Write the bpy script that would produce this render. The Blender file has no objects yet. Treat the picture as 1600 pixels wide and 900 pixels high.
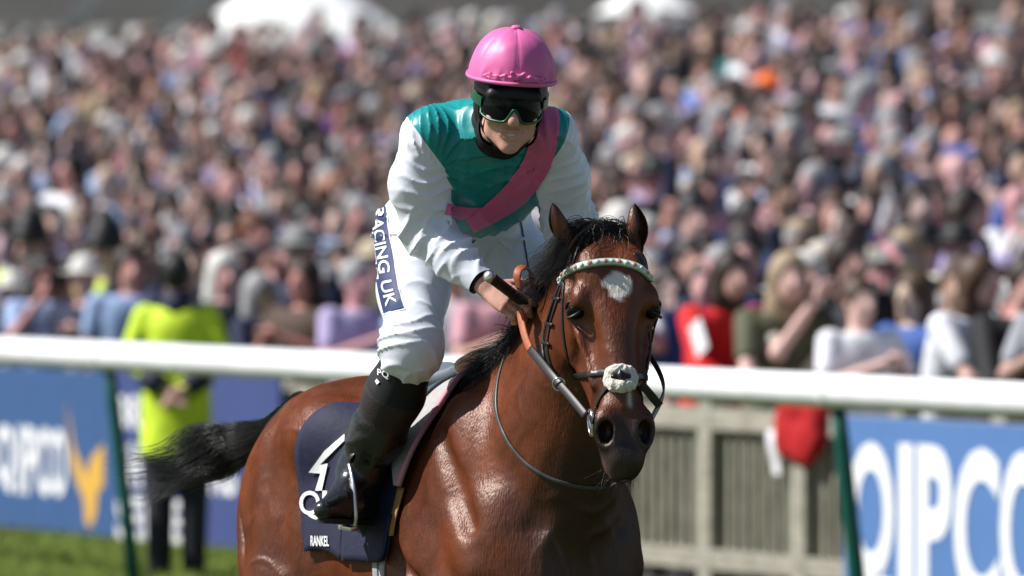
import bpy, bmesh, math, random
import numpy as np
from mathutils import Vector, Matrix
from mathutils.bvhtree import BVHTree

R = math.radians
random.seed(7)
rng = np.random.default_rng(7)
SC = bpy.context.scene
COL = SC.collection

# ------------------------------------------------------------------ camera
FPX = 12000.0            # focal length in pixels of a 1600 wide frame
CAM = Vector((0.0, 0.0, 2.15))
HORIZON = 262.0
PITCH = math.atan((450 - HORIZON) / FPX)
cd = bpy.data.cameras.new('camera')
cam = bpy.data.objects.new('camera', cd)
COL.objects.link(cam)
cam.location = CAM
cam.rotation_euler = (math.pi / 2 - PITCH, 0, 0)
cd.sensor_width = 36.0
cd.lens = 36.0 * FPX / 1600
cd.clip_start = 0.5
cd.clip_end = 2000
cd.dof.use_dof = True
cd.dof.focus_distance = 19.55
cd.dof.aperture_fstop = 3.9
cd.dof.aperture_blades = 0
SC.camera = cam

# ------------------------------------------------------------------ sky and sun
SUN_DIR = Vector((-0.93, -0.04, 0.98)).normalized()     # towards the sun
elev = math.asin(SUN_DIR.z)
world = bpy.data.worlds.new('World')
SC.world = world
world.use_nodes = True
wn = world.node_tree
bg = wn.nodes['Background']
sky = wn.nodes.new('ShaderNodeTexSky')
sky.sky_type = 'NISHITA'
sky.sun_disc = False
sky.sun_elevation = elev
sky.sun_rotation = math.atan2(SUN_DIR.x, SUN_DIR.y)
wn.links.new(sky.outputs[0], bg.inputs[0])
bg.inputs[1].default_value = 0.066
sd = bpy.data.lights.new('sun', 'SUN')
sd.energy = 5.0
sd.angle = R(0.55)
sd.color = (1.0, 0.975, 0.945)
sun = bpy.data.objects.new('sun', sd)
COL.objects.link(sun)
sun.rotation_euler = (-SUN_DIR).to_track_quat('-Z', 'Y').to_euler()
sun.location = SUN_DIR * 60
vs = SC.view_settings
vs.view_transform = 'Standard'
vs.look = 'None'
vs.gamma = 1.0
vs.exposure = 0.48
SC.render.film_transparent = False

def at(px, py, d):
    """the point of the place seen at a pixel of the 1600x900 photograph, d metres along the view"""
    x = (px - 800) / FPX * d
    yy = (450 - py) / FPX * d
    c, s = math.cos(PITCH), math.sin(PITCH)
    return Vector((x, d * c + yy * s, CAM.z - d * s + yy * c))

# ------------------------------------------------------------------ object helpers
def tag(o, label=None, cat=None, group=None, kind=None):
    if label: o['label'] = label
    if cat: o['category'] = cat
    if group: o['group'] = group
    if kind: o['kind'] = kind
    return o

def empty(name, loc, rz=0.0):
    o = bpy.data.objects.new(name, None)
    o.empty_display_size = 0.1
    o.location = loc
    o.rotation_euler = (0, 0, rz)
    COL.objects.link(o)
    return o

def link(name, me, mat=None, parent=None, smooth=True):
    """one mesh object; vertices are given in world space, so a parent's own place is taken out again"""
    o = bpy.data.objects.new(name, me)
    COL.objects.link(o)
    if mat is not None:
        me.materials.clear()
        me.materials.append(mat)
    if smooth and len(me.polygons):
        me.polygons.foreach_set('use_smooth', [True] * len(me.polygons))
    if parent is not None:
        o.parent = parent
        o.matrix_parent_inverse = parent_world(parent).inverted()
    return o

def parent_world(o):
    m = o.matrix_basis.copy()
    if o.parent is not None:
        m = parent_world(o.parent) @ o.matrix_parent_inverse @ m
    return m

def mesh_np(name, V, F):
    """mesh from numpy arrays: V (n,3), F list/array of tris or quads"""
    me = bpy.data.meshes.new(name)
    V = np.asarray(V, dtype=np.float32)
    if isinstance(F, np.ndarray):
        n, k = F.shape
        me.vertices.add(len(V)); me.vertices.foreach_set('co', V.ravel())
        me.loops.add(n * k); me.loops.foreach_set('vertex_index', F.astype(np.int32).ravel())
        me.polygons.add(n)
        me.polygons.foreach_set('loop_start', np.arange(0, n * k, k, dtype=np.int32))
        me.update(calc_edges=True)
    else:
        me.from_pydata([tuple(map(float, v)) for v in V], [], [tuple(map(int, f)) for f in F])
        me.update()
    return me

class MB:
    """collects boxes, tubes and prisms into one mesh"""
    def __init__(self): self.v = []; self.f = []
    def add(self, vs, fs):
        b = len(self.v)
        self.v += [tuple(v) for v in vs]
        self.f += [tuple(i + b for i in f) for f in fs]
        return self
    def box(self, c, half, X=(1, 0, 0), Y=(0, 1, 0), Z=(0, 0, 1), bev=0.0):
        c = Vector(c); X = Vector(X).normalized(); Y = Vector(Y).normalized(); Z = Vector(Z).normalized()
        if bev <= 0:
            vs = [c + X * (sx * half[0]) + Y * (sy * half[1]) + Z * (sz * half[2]) for sz in (-1, 1) for sy in (-1, 1) for sx in (-1, 1)]
            return self.add(vs, [(0, 2, 3, 1), (4, 5, 7, 6), (0, 1, 5, 4), (2, 6, 7, 3), (0, 4, 6, 2), (1, 3, 7, 5)])
        bm = bmesh.new(); bmesh.ops.create_cube(bm, size=2)
        for v in bm.verts: v.co = Vector((v.co.x * half[0], v.co.y * half[1], v.co.z * half[2]))
        bmesh.ops.bevel(bm, geom=bm.edges[:], offset=bev, segments=2, affect='EDGES', profile=0.5)
        bm.verts.index_update()
        vs = [c + X * v.co.x + Y * v.co.y + Z * v.co.z for v in bm.verts]
        fs = [tuple(v.index for v in f.verts) for f in bm.faces]
        bm.free()
        return self.add(vs, fs)
    def tube(self, pts, rad, n=12, cap=True, flat=1.0, up=None):
        pts = [Vector(p) for p in pts]
        rads = rad if hasattr(rad, '__len__') else [rad] * len(pts)
        vs = []; fs = []
        N = None
        for i, p in enumerate(pts):
            t = (pts[min(i + 1, len(pts) - 1)] - pts[max(i - 1, 0)]).normalized()
            if N is None:
                N = Vector(up) if up is not None else (Vector((0, 0, 1)) if abs(t.z) < 0.9 else Vector((1, 0, 0)))
            N = (N - t * N.dot(t)).normalized(); B = t.cross(N)
            for k in range(n):
                a = 2 * math.pi * k / n
                vs.append(p + (N * math.cos(a) * flat + B * math.sin(a)) * rads[i])
        for i in range(len(pts) - 1):
            for k in range(n):
                a = i * n + k; b = i * n + (k + 1) % n
                fs.append((a, b, b + n, a + n))
        if cap:
            fs.append(tuple(range(n))[::-1]); fs.append(tuple(range((len(pts) - 1) * n, len(pts) * n)))
        return self.add(vs, fs)
    def build(self, name, mat, parent=None, smooth=False):
        return link(name, mesh_np(name, self.v, self.f), mat, parent, smooth)

# ------------------------------------------------------------------ materials
def mat(name, col=(0.5, 0.5, 0.5), rough=0.6, noise=0.0, scale=20.0, bump=0.0, bscale=None, spec=0.4, metal=0.0, sheen=0.0, coat=0.0, stretch=None, obj_color=False):
    m = bpy.data.materials.new(name); m.use_nodes = True
    nt = m.node_tree; b = nt.nodes['Principled BSDF']
    b.inputs['Base Color'].default_value = (*col, 1)
    b.inputs['Roughness'].default_value = rough
    b.inputs['Metallic'].default_value = metal
    b.inputs['Specular IOR Level'].default_value = spec
    b.inputs['Sheen Weight'].default_value = sheen
    b.inputs['Coat Weight'].default_value = coat
    tc = nt.nodes.new('ShaderNodeTexCoord')
    src = tc.outputs['Object']
    if stretch:
        mp = nt.nodes.new('ShaderNodeMapping'); mp.inputs['Scale'].default_value = stretch
        nt.links.new(src, mp.inputs[0]); src = mp.outputs[0]
    base = None
    if obj_color:
        oi = nt.nodes.new('ShaderNodeObjectInfo'); base = oi.outputs['Color']
        nt.links.new(base, b.inputs['Base Color'])
    if noise > 0:
        n = nt.nodes.new('ShaderNodeTexNoise'); n.inputs['Scale'].default_value = scale; n.inputs['Detail'].default_value = 5
        nt.links.new(src, n.inputs['Vector'])
        mr = nt.nodes.new('ShaderNodeMapRange')
        mr.inputs['From Min'].default_value = 0.25; mr.inputs['From Max'].default_value = 0.75
        mr.inputs['To Min'].default_value = 1 - noise; mr.inputs['To Max'].default_value = 1 + noise
        nt.links.new(n.outputs['Fac'], mr.inputs[0])
        mx = nt.nodes.new('ShaderNodeVectorMath'); mx.operation = 'SCALE'
        if base: nt.links.new(base, mx.inputs[0])
        else: mx.inputs[0].default_value = col
        nt.links.new(mr.outputs[0], mx.inputs['Scale'])
        nt.links.new(mx.outputs[0], b.inputs['Base Color'])
    if bump > 0:
        n2 = nt.nodes.new('ShaderNodeTexNoise'); n2.inputs['Scale'].default_value = bscale or scale * 3; n2.inputs['Detail'].default_value = 4
        nt.links.new(src, n2.inputs['Vector'])
        bp = nt.nodes.new('ShaderNodeBump'); bp.inputs['Strength'].default_value = 1.0; bp.inputs['Distance'].default_value = bump
        nt.links.new(n2.outputs['Fac'], bp.inputs['Height']); nt.links.new(bp.outputs[0], b.inputs['Normal'])
    return m

def bsdf(m): return m.node_tree.nodes['Principled BSDF']

# ------------------------------------------------------------------ numpy noise
_perm = rng.permutation(256).astype(np.int64)
_grad = rng.normal(size=(256, 3)); _grad /= np.linalg.norm(_grad, axis=1)[:, None]
def noise3(P):
    P = np.asarray(P, dtype=np.float64)
    i = np.floor(P).astype(np.int64); f = P - i
    u = f * f * f * (f * (f * 6 - 15) + 10)
    out = np.zeros(len(P))
    for dx in (0, 1):
        for dy in (0, 1):
            for dz in (0, 1):
                h = _perm[(_perm[(_perm[(i[:, 0] + dx) & 255] + i[:, 1] + dy) & 255] + i[:, 2] + dz) & 255]
                g = _grad[h]
                d = g[:, 0] * (f[:, 0] - dx) + g[:, 1] * (f[:, 1] - dy) + g[:, 2] * (f[:, 2] - dz)
                w = (u[:, 0] if dx else 1 - u[:, 0]) * (u[:, 1] if dy else 1 - u[:, 1]) * (u[:, 2] if dz else 1 - u[:, 2])
                out += w * d
    return out
def ridge(P): return 1 - 2.2 * np.abs(noise3(P))

# ------------------------------------------------------------------ sculpting by smooth unions of distance fields
def smin(a, b, k):
    if k <= 0: return np.minimum(a, b)
    h = np.maximum(k - np.abs(a - b), 0) / k
    return np.minimum(a, b) - h * h * k * 0.25

class Field:
    def __init__(self): self.p = []
    def _add(self, fn, lo, hi, k, op):
        m = k + 0.07
        self.p.append((fn, np.array(lo) - m, np.array(hi) + m, k, op, np.array(lo), np.array(hi)))
        return self
    def cone(self, a, b, ra, rb, k=0.03, op='u'):
        a = np.array(a, float); b = np.array(b, float); ab = b - a; L = max(ab @ ab, 1e-9)
        def fn(P):
            t = np.clip(((P - a) @ ab) / L, 0, 1)
            return np.linalg.norm(P - a - t[:, None] * ab, axis=1) - (ra + (rb - ra) * t)
        r = max(ra, rb)
        return self._add(fn, np.minimum(a, b) - r, np.maximum(a, b) + r, k, op)
    def chain(self, pts, rads, k=0.03):
        for i in range(len(pts) - 1): self.cone(pts[i], pts[i + 1], rads[i], rads[i + 1], k)
        return self
    def ell(self, c, r, axes=None, k=0.03, op='u'):
        c = np.array(c, float); r = np.array(r, float)
        A = np.eye(3) if axes is None else np.array([np.array(x, float) / np.linalg.norm(x) for x in axes])
        def fn(P):
            q = (P - c) @ A.T
            k0 = np.linalg.norm(q / r, axis=1); k1 = np.linalg.norm(q / (r * r), axis=1)
            return np.where(k1 > 1e-6, k0 * (k0 - 1) / np.maximum(k1, 1e-6), -r.min())
        e = np.sqrt(((A * r[:, None]) ** 2).sum(0))
        return self._add(fn, c - e, c + e, k, op)
    def loft(self, st, k=0.04, op='u', sub=5):
        """st rows: center(3), up vector(3), lateral vector(3), half up, half down, half width, egg, power"""
        S = np.array(st, float); n = len(S)
        t = np.arange(n); tt = np.linspace(0, n - 1, (n - 1) * sub + 1)
        def cr(y):
            out = np.empty(len(tt))
            m = np.empty(n); m[1:-1] = (y[2:] - y[:-2]) / 2; m[0] = y[1] - y[0]; m[-1] = y[-1] - y[-2]
            i = np.minimum(tt.astype(int), n - 2); f = tt - i
            h00 = 2 * f**3 - 3 * f**2 + 1; h10 = f**3 - 2 * f**2 + f; h01 = -2 * f**3 + 3 * f**2; h11 = f**3 - f**2
            return h00 * y[i] + h10 * m[i] + h01 * y[i + 1] + h11 * m[i + 1]
        Q = np.stack([cr(S[:, j]) for j in range(S.shape[1])], 1)
        rmax = Q[:, 9:12].max()
        lo = (Q[:, :3] - Q[:, 9:12].max(1)[:, None]).min(0); hi = (Q[:, :3] + Q[:, 9:12].max(1)[:, None]).max(0)
        Nn = np.cross(Q[:, 6:9], Q[:, 3:6]); Nn /= np.linalg.norm(Nn, axis=1)[:, None]
        if (Nn[0] @ (Q[-1, :3] - Q[0, :3])) < 0: Nn = -Nn
        off = (Nn * Q[:, :3]).sum(1); K = len(Q)
        def fn(P):
            s_ = P @ Nn.T - off
            c_ = np.clip((s_ >= 0).sum(1) - 1, 0, K - 2)
            r0 = np.arange(len(P))
            s0 = s_[r0, c_]; s1 = s_[r0, c_ + 1]
            t_ = np.clip(s0 / np.where(np.abs(s0 - s1) < 1e-9, 1e-9, s0 - s1), 0, 1)
            q = Q[c_] * (1 - t_)[:, None] + Q[c_ + 1] * t_[:, None]
            r_ = P - q[:, :3]
            up = (r_ * q[:, 3:6]).sum(1); la = (r_ * q[:, 6:9]).sum(1)
            out = np.maximum(np.maximum(-s_[:, 0], s_[:, -1]), 0)
            hu = np.where(up > 0, q[:, 9], q[:, 10])
            b = up / hu
            w = q[:, 11] * (1 - q[:, 12] * np.clip(b, -1, 1))
            a_ = la / w
            pw = q[:, 13]
            e = (np.abs(a_)**pw + np.abs(b)**pw)**(1 / pw)
            rr = np.sqrt(up * up + la * la)
            dd = np.where(e > 0.2, rr * (1 - 1 / np.maximum(e, 1e-4)), -np.minimum(hu, w) * (1 - e))
            return np.where(out > 1e-3, np.where(dd > 0, np.sqrt(dd * dd + out * out), np.maximum(dd, out)), dd)
        return self._add(fn, lo, hi, k, op)
    def eval(self, P):
        if len(P) > 50000:
            return np.concatenate([self.eval(P[i:i + 40000]) for i in range(0, len(P), 40000)])
        D = np.full(len(P), 1.0)
        if not len(P): return D
        pl, ph = P.min(0), P.max(0); X = np.ascontiguousarray(P.T)
        for fn, lo, hi, k, op, _, _ in self.p:
            if (pl > hi).any() or (ph < lo).any(): continue
            m = np.nonzero((X[0] > lo[0]) & (X[0] < hi[0]) & (X[1] > lo[1]) & (X[1] < hi[1]) & (X[2] > lo[2]) & (X[2] < hi[2]))[0]
            if not len(m): continue
            d = fn(P[m])
            if op == 'u': D[m] = smin(D[m], d, k)
            elif op == 's': D[m] = -smin(-D[m], d, k)
            elif op == 'i': D[m] = -smin(-D[m], -d, k)
        return D
    def mesh(self, h, extra=None, smooth=1, inflate=0.0):
        """naive surface nets on a narrow band; returns V,F(quads)"""
        us = [p for p in self.p if p[4] == 'u']
        lo = np.min([p[5] for p in us], axis=0) - 0.04 - inflate; hi = np.max([p[6] for p in us], axis=0) + 0.04 + inflate
        M = 4; H = h * M
        nc = np.ceil((hi - lo) / H).astype(int) + 1
        g = np.stack(np.meshgrid(*[np.arange(n) for n in nc], indexing='ij'), -1).reshape(-1, 3)
        C = self.eval(lo + (g + 0.375) * H).reshape(nc)
        if inflate: C = C - inflate
        act = np.abs(C) < H * 1.55 + 0.004
        D = np.repeat(np.repeat(np.repeat(C.astype(np.float32), M, 0), M, 1), M, 2)
        ai = np.argwhere(act)
        off = np.stack(np.meshgrid(*[np.arange(M)] * 3, indexing='ij'), -1).reshape(-1, 3)
        I = (ai[:, None, :] * M + off[None]).reshape(-1, 3)
        for s in range(0, len(I), 400000):
            J = I[s:s + 400000]; P = lo + J * h
            d = self.eval(P) - inflate
            if extra is not None: d = d + extra(P)
            D[J[:, 0], J[:, 1], J[:, 2]] = d
        Sg = D < 0
        c = np.zeros([n - 1 for n in Sg.shape], np.uint8)
        for i in (0, 1):
            for j in (0, 1):
                for k_ in (0, 1):
                    c += Sg[i:i + c.shape[0], j:j + c.shape[1], k_:k_ + c.shape[2]]
        cells = np.argwhere((c > 0) & (c < 8))
        sh = c.shape
        flat = (cells[:, 0] * sh[1] + cells[:, 1]) * sh[2] + cells[:, 2]
        cs = np.array([(i, j, k_) for i in (0, 1) for j in (0, 1) for k_ in (0, 1)])
        vals = np.stack([D[cells[:, 0] + o[0], cells[:, 1] + o[1], cells[:, 2] + o[2]] for o in cs], 1)
        acc = np.zeros((len(cells), 3)); cnt = np.zeros(len(cells))
        for a in range(8):
            for b in range(a + 1, 8):
                if np.abs(cs[a] - cs[b]).sum() != 1: continue
                m = (vals[:, a] < 0) != (vals[:, b] < 0)
                t = vals[m, a] / (vals[m, a] - vals[m, b])
                acc[m] += cs[a] + t[:, None] * (cs[b] - cs[a]); cnt[m] += 1
        V = lo + (cells + acc / cnt[:, None]) * h
        F = []
        for ax in range(3):
            o1, o2 = [(1, 2), (2, 0), (0, 1)][ax]
            sl0 = [slice(None)] * 3; sl1 = [slice(None)] * 3
            sl0[ax] = slice(0, -1); sl1[ax] = slice(1, None)
            e = np.argwhere(Sg[tuple(sl0)] != Sg[tuple(sl1)])
            e = e[(e[:, o1] > 0) & (e[:, o2] > 0) & (e[:, o1] < Sg.shape[o1] - 1) & (e[:, o2] < Sg.shape[o2] - 1)]
            inside = Sg[e[:, 0], e[:, 1], e[:, 2]]
            q = []
            for s1, s2 in ((-1, -1), (0, -1), (0, 0), (-1, 0)):
                cc = e.copy(); cc[:, o1] += s1; cc[:, o2] += s2
                q.append(np.searchsorted(flat, (cc[:, 0] * sh[1] + cc[:, 1]) * sh[2] + cc[:, 2]))
            q = np.stack(q, 1)
            q[~inside] = q[~inside][:, ::-1]
            F.append(q)
        F = np.concatenate(F)
        for _ in range(smooth): V = lap(V, F, 0.5)
        return V, F

def lap(V, F, f=0.5):
    A = np.zeros_like(V); n = np.zeros(len(V))
    k = F.shape[1]
    for i in range(k):
        a = F[:, i]; b = F[:, (i + 1) % k]
        for j in range(3): A[:, j] += np.bincount(a, V[b, j], len(V)) + np.bincount(b, V[a, j], len(V))
        n += np.bincount(a, minlength=len(V)) + np.bincount(b, minlength=len(V))
    n = np.maximum(n, 1)
    return V * (1 - f) + f * A / n[:, None]

def vnormals(V, F):
    n = np.cross(V[F[:, 2]] - V[F[:, 0]], V[F[:, -1]] - V[F[:, 1]])
    N = np.zeros_like(V)
    for i in range(F.shape[1]):
        for j in range(3): N[:, j] += np.bincount(F[:, i], n[:, j], len(V))
    return N / np.maximum(np.linalg.norm(N, axis=1), 1e-12)[:, None]

def bvh_of(V, F):
    return BVHTree.FromPolygons([Vector(v) for v in V.tolist()], F.tolist())

def split_planes(V, F, cuts, default):
    """cut a mesh by half spaces; cuts = [(point, normal, name)], the first half space that holds a face names it; returns {name: (V,F)}"""
    bm = bmesh.new()
    vs_ = [bm.verts.new(v) for v in V.tolist()]
    for f in F.tolist():
        try: bm.faces.new([vs_[i] for i in f])
        except ValueError: pass
    for c in cuts:
        bmesh.ops.bisect_plane(bm, geom=bm.verts[:] + bm.edges[:] + bm.faces[:], plane_co=c[0], plane_no=c[1], dist=1e-5)
    out = {}
    for f in bm.faces:
        p = f.calc_center_median(); nm = default
        for c in cuts:
            if (p - Vector(c[0])).dot(Vector(c[1])) > 0 and (len(c) < 4 or c[3](p)): nm = c[2]; break
        out.setdefault(nm, []).append([v.co.copy() for v in f.verts])
    res = {}
    for nm, fs in out.items():
        idx = {}; VV = []; FF = []
        for f in fs:
            r = []
            for co in f:
                key = (round(co.x, 6), round(co.y, 6), round(co.z, 6))
                if key not in idx: idx[key] = len(VV); VV.append(co)
                r.append(idx[key])
            FF.append(tuple(r))
        res[nm] = (VV, FF)
    bm.free()
    return res

def spline(pts, n):
    P = np.array([list(p) for p in pts], float)
    m = len(P); tt = np.linspace(0, m - 1, n)
    i = np.minimum(tt.astype(int), m - 2); f = (tt - i)[:, None]
    T = np.empty_like(P); T[1:-1] = (P[2:] - P[:-2]) / 2; T[0] = P[1] - P[0]; T[-1] = P[-1] - P[-2]
    return (2 * f**3 - 3 * f**2 + 1) * P[i] + (f**3 - 2 * f**2 + f) * T[i] + (-2 * f**3 + 3 * f**2) * P[i + 1] + (f**3 - f**2) * T[i + 1]

def strands(curves, rads, n=3):
    """many hair strands as thin tapering tubes; curves (m,k,3), rads (m,k)"""
    C = np.asarray(curves, float); m, k, _ = C.shape
    T = np.gradient(C, axis=1); T /= np.maximum(np.linalg.norm(T, axis=2, keepdims=True), 1e-9)
    A = np.cross(T, np.array([0.31, 0.77, 0.55])); A /= np.maximum(np.linalg.norm(A, axis=2, keepdims=True), 1e-9)
    B = np.cross(T, A)
    V = []
    for j in range(n):
        a = 2 * math.pi * j / n
        V.append(C + (A * math.cos(a) + B * math.sin(a)) * np.asarray(rads)[..., None])
    V = np.stack(V, 2)                       # m,k,n,3
    idx = np.arange(m * k * n).reshape(m, k, n)
    F = []
    for j in range(n):
        j2 = (j + 1) % n
        F.append(np.stack([idx[:, :-1, j], idx[:, :-1, j2], idx[:, 1:, j2], idx[:, 1:, j]], -1).reshape(-1, 4))
    return V.reshape(-1, 3), np.concatenate(F)

def text_mesh(txt, bold=0.0):
    c = bpy.data.curves.new('t', 'FONT'); c.body = txt; c.offset = bold; c.resolution_u = 4
    o = bpy.data.objects.new('t', c); COL.objects.link(o)
    dg = bpy.context.evaluated_depsgraph_get(); dg.update()
    me = o.evaluated_get(dg).to_mesh()
    V = np.array([v.co[:] for v in me.vertices]); F = [tuple(p.vertices) for p in me.polygons]
    o.evaluated_get(dg).to_mesh_clear()
    bpy.data.objects.remove(o); bpy.data.curves.remove(c)
    if len(V):
        V[:, :2] -= V[:, :2].min(0); V[:, :2] /= np.maximum(V[:, :2].max(0), 1e-6)
    return V, F

def split_field(V, F, phi):
    """cut a mesh along phi = 0; returns (positive part, negative part), both with clean edges"""
    V = [tuple(v) for v in np.asarray(V).tolist()] if not isinstance(V, list) else [tuple(v) for v in V]
    out = []
    for sg in (1, -1):
        idx = {}; VV = []; FF = []
        def gid(key, co):
            if key not in idx: idx[key] = len(VV); VV.append(co)
            return idx[key]
        for f in (F.tolist() if isinstance(F, np.ndarray) else F):
            vals = [phi[i] * sg for i in f]
            if max(vals) <= 0: continue
            if min(vals) >= 0: FF.append(tuple(gid(i, V[i]) for i in f)); continue
            r = []
            n = len(f)
            for k in range(n):
                i, j = f[k], f[(k + 1) % n]; a, b = vals[k], vals[(k + 1) % n]
                if a >= 0: r.append(gid(i, V[i]))
                if (a >= 0) != (b >= 0):
                    t = a / (a - b); key = (min(i, j), max(i, j))
                    r.append(gid(key, tuple(V[i][c] + t * (V[j][c] - V[i][c]) for c in range(3))))
            r2 = [r[k] for k in range(len(r)) if r[k] != r[k - 1]]
            if len(r2) >= 3: FF.append(tuple(r2))
        out.append((VV, FF))
    return out
def crease(x, p=3.0): return (1 - np.abs(np.sin(x)))**p
# ================================================================== THE SETTING
# fence line: direction along the running rail, from the far left end to the near right end
RA = np.array(at(0, 548, 39.9)); RB = np.array(at(1600, 625, 31.4))
ED = RB - RA; ED[2] = 0; ED /= np.linalg.norm(ED)
EN = np.array([-ED[1] * -1, ED[0] * -1, 0]); EN = np.array([ED[1], -ED[0], 0]) 
if EN[1] > 0: EN = -EN                       # EN points to the track (camera side)
O0 = (RA + RB) / 2; O0[2] = 0
def ft(s, b, z): return O0 + ED * s - EN * b + np.array([0, 0, z])     # s along the fence, b behind the running rail
def s_at(px, b):
    """distance along the fence where the line b metres behind the rail crosses a column of the photograph"""
    k = (px - 800) / FPX; p0 = O0 - EN * b
    return (k * p0[1] - p0[0]) / (ED[0] - k * ED[1])
BB_ = 2.45      # barrier line behind the rail

def turf_material():
    m = bpy.data.materials.new('turf'); m.use_nodes = True; nt = m.node_tree; L = nt.links; b = bsdf(m)
    tc = nt.nodes.new('ShaderNodeTexCoord')
    n1 = nt.nodes.new('ShaderNodeTexNoise'); n1.inputs['Scale'].default_value = .8; n1.inputs['Detail'].default_value = 6; L.new(tc.outputs['Object'], n1.inputs[0])
    n2 = nt.nodes.new('ShaderNodeTexNoise'); n2.inputs['Scale'].default_value = 60; n2.inputs['Detail'].default_value = 3; L.new(tc.outputs['Object'], n2.inputs[0])
    cr = nt.nodes.new('ShaderNodeValToRGB'); cr.color_ramp.elements[0].position = .3; cr.color_ramp.elements[0].color = (.058, .076, .022, 1); cr.color_ramp.elements[1].position = .7; cr.color_ramp.elements[1].color = (.092, .114, .034, 1)
    mx = nt.nodes.new('ShaderNodeMath'); mx.operation = 'MULTIPLY_ADD'; mx.inputs[1].default_value = .6; L.new(n1.outputs['Fac'], mx.inputs[0])
    m2 = nt.nodes.new('ShaderNodeMath'); m2.operation = 'MULTIPLY'; m2.inputs[1].default_value = .4; L.new(n2.outputs['Fac'], m2.inputs[0]); L.new(m2.outputs[0], mx.inputs[2])
    L.new(mx.outputs[0], cr.inputs[0]); L.new(cr.outputs[0], b.inputs['Base Color']); b.inputs['Roughness'].default_value = .85
    bp = nt.nodes.new('ShaderNodeBump'); bp.inputs['Distance'].default_value = .03; L.new(n2.outputs['Fac'], bp.inputs['Height']); L.new(bp.outputs[0], b.inputs['Normal'])
    return m
M_TURF = turf_material()
b = MB(); b.add([(-600, -200, 0), (600, -200, 0), (600, 1200, 0), (-600, 1200, 0)], [(0, 1, 2, 3)])
tag(b.build('ground', M_TURF), kind='structure')
# blades of grass on the strip that shows behind the running rail
n = 90000
gr = np.random.default_rng(31)
ps = np.array([ft(s, bb, 0) for s, bb in zip(gr.uniform(s_at(-80, 0) - 5, s_at(1700, 0) + 2, n), gr.uniform(-3.0, BB_ - .1, n))])
hgt = gr.uniform(.025, .07, n); an = gr.uniform(0, 2 * math.pi, n); wd_ = .006
dx = np.stack([np.cos(an), np.sin(an), an * 0], 1) * wd_
tip = ps + np.stack([gr.normal(size=n) * .015, gr.normal(size=n) * .015, hgt], 1)
V = np.stack([ps - dx, ps + dx, tip], 1).reshape(-1, 3)
go = link('grass', mesh_np('grass', V, np.arange(3 * n).reshape(-1, 3)), mat('grass_blade', (.22, .29, .045), .7, noise=.3, scale=3))
tag(go, 'short mown grass between running rail and advertising boards', 'grass', kind='stuff')

# running rail: white plastic tube on leaning green posts
M_RAIL = mat('white_rail_plastic', (.80, .81, .81), .38, noise=.10, scale=5)
M_POST = mat('green_post', (.004, .085, .065), .4, noise=.1, scale=10)
rz = float((RA[2] + RB[2]) / 2)
rail = empty('running_rail', tuple(ft(0, 0, 0)))
tag(rail, 'long white plastic running rail on green posts along the track', 'rail')
s0, s1 = s_at(-150, 0) - 7, s_at(1750, 0) + 5
z_of = lambda s: rz
MB().tube([Vector(ft(s, 0, rz)) for s in np.linspace(s0, s1, 30)], .073, 24, flat=1.0).build('rail_tube', M_RAIL, rail, True)
sp1 = s_at(165, 0); sp2 = s_at(1303, 0); step = (sp2 - sp1) / 2
k = -3
while sp1 + k * step < s1:
    s = sp1 + k * step; k += 1
    if s < s0: continue
    foot = ft(s, .17, 0); top = ft(s, .02, rz - .05)
    pts = [Vector(foot + (0, 0, -.05)), Vector(foot * .6 + top * .4), Vector(foot * .15 + top * .85), Vector(top)]
    MB().tube(pts, [.036, .036, .034, .03], 12).build('post', M_POST, rail, True)
    MB().tube([Vector(ft(s - .03, 0, rz)), Vector(ft(s + .03, 0, rz))], .0755, 20).build('rail_joint', M_RAIL, rail, True)

# wooden crowd barrier behind
M_WOOD = mat('weathered_wood', (.31, .29, .235), .8, noise=.35, scale=6, bump=.004, bscale=40, stretch=(1, 1, 6))
M_WOODD = mat('grey_pale', (.24, .23, .17), .8, noise=.3, scale=8)
fence = empty('wooden_fence', tuple(ft(0, BB_, 0)))
tag(fence, 'weathered timber barrier with rails and thin upright pales before the crowd', 'fence')
fs0, fs1 = s_at(-60, BB_) - 5, s_at(1660, BB_) + 4
fp0 = s_at(1098, BB_); fst = s_at(1245, BB_) - fp0
k = math.ceil((fs0 - fp0) / fst)
while fp0 + k * fst < fs1:
    s = fp0 + k * fst; k += 1
    MB().box(ft(s, BB_ + .06, .50), (.065, .055, .52), ED, EN, (0, 0, 1), bev=.006).build('post', M_WOOD, fence)
    for zc, hh in ((.895, .055), (.19, .05)):
        MB().box(ft(s + fst / 2, BB_ + .03, zc), (fst / 2 - .066, .02, hh), ED, EN, (0, 0, 1)).build('rail', M_WOOD, fence)
    npal = 9
    for j in range(npal):
        MB().box(ft(s + fst * (j + .7) / (npal + .4), BB_ + .065, .53), (.018, .011, .40), ED, EN, (0, 0, 1)).build('pale', M_WOODD, fence)

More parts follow.
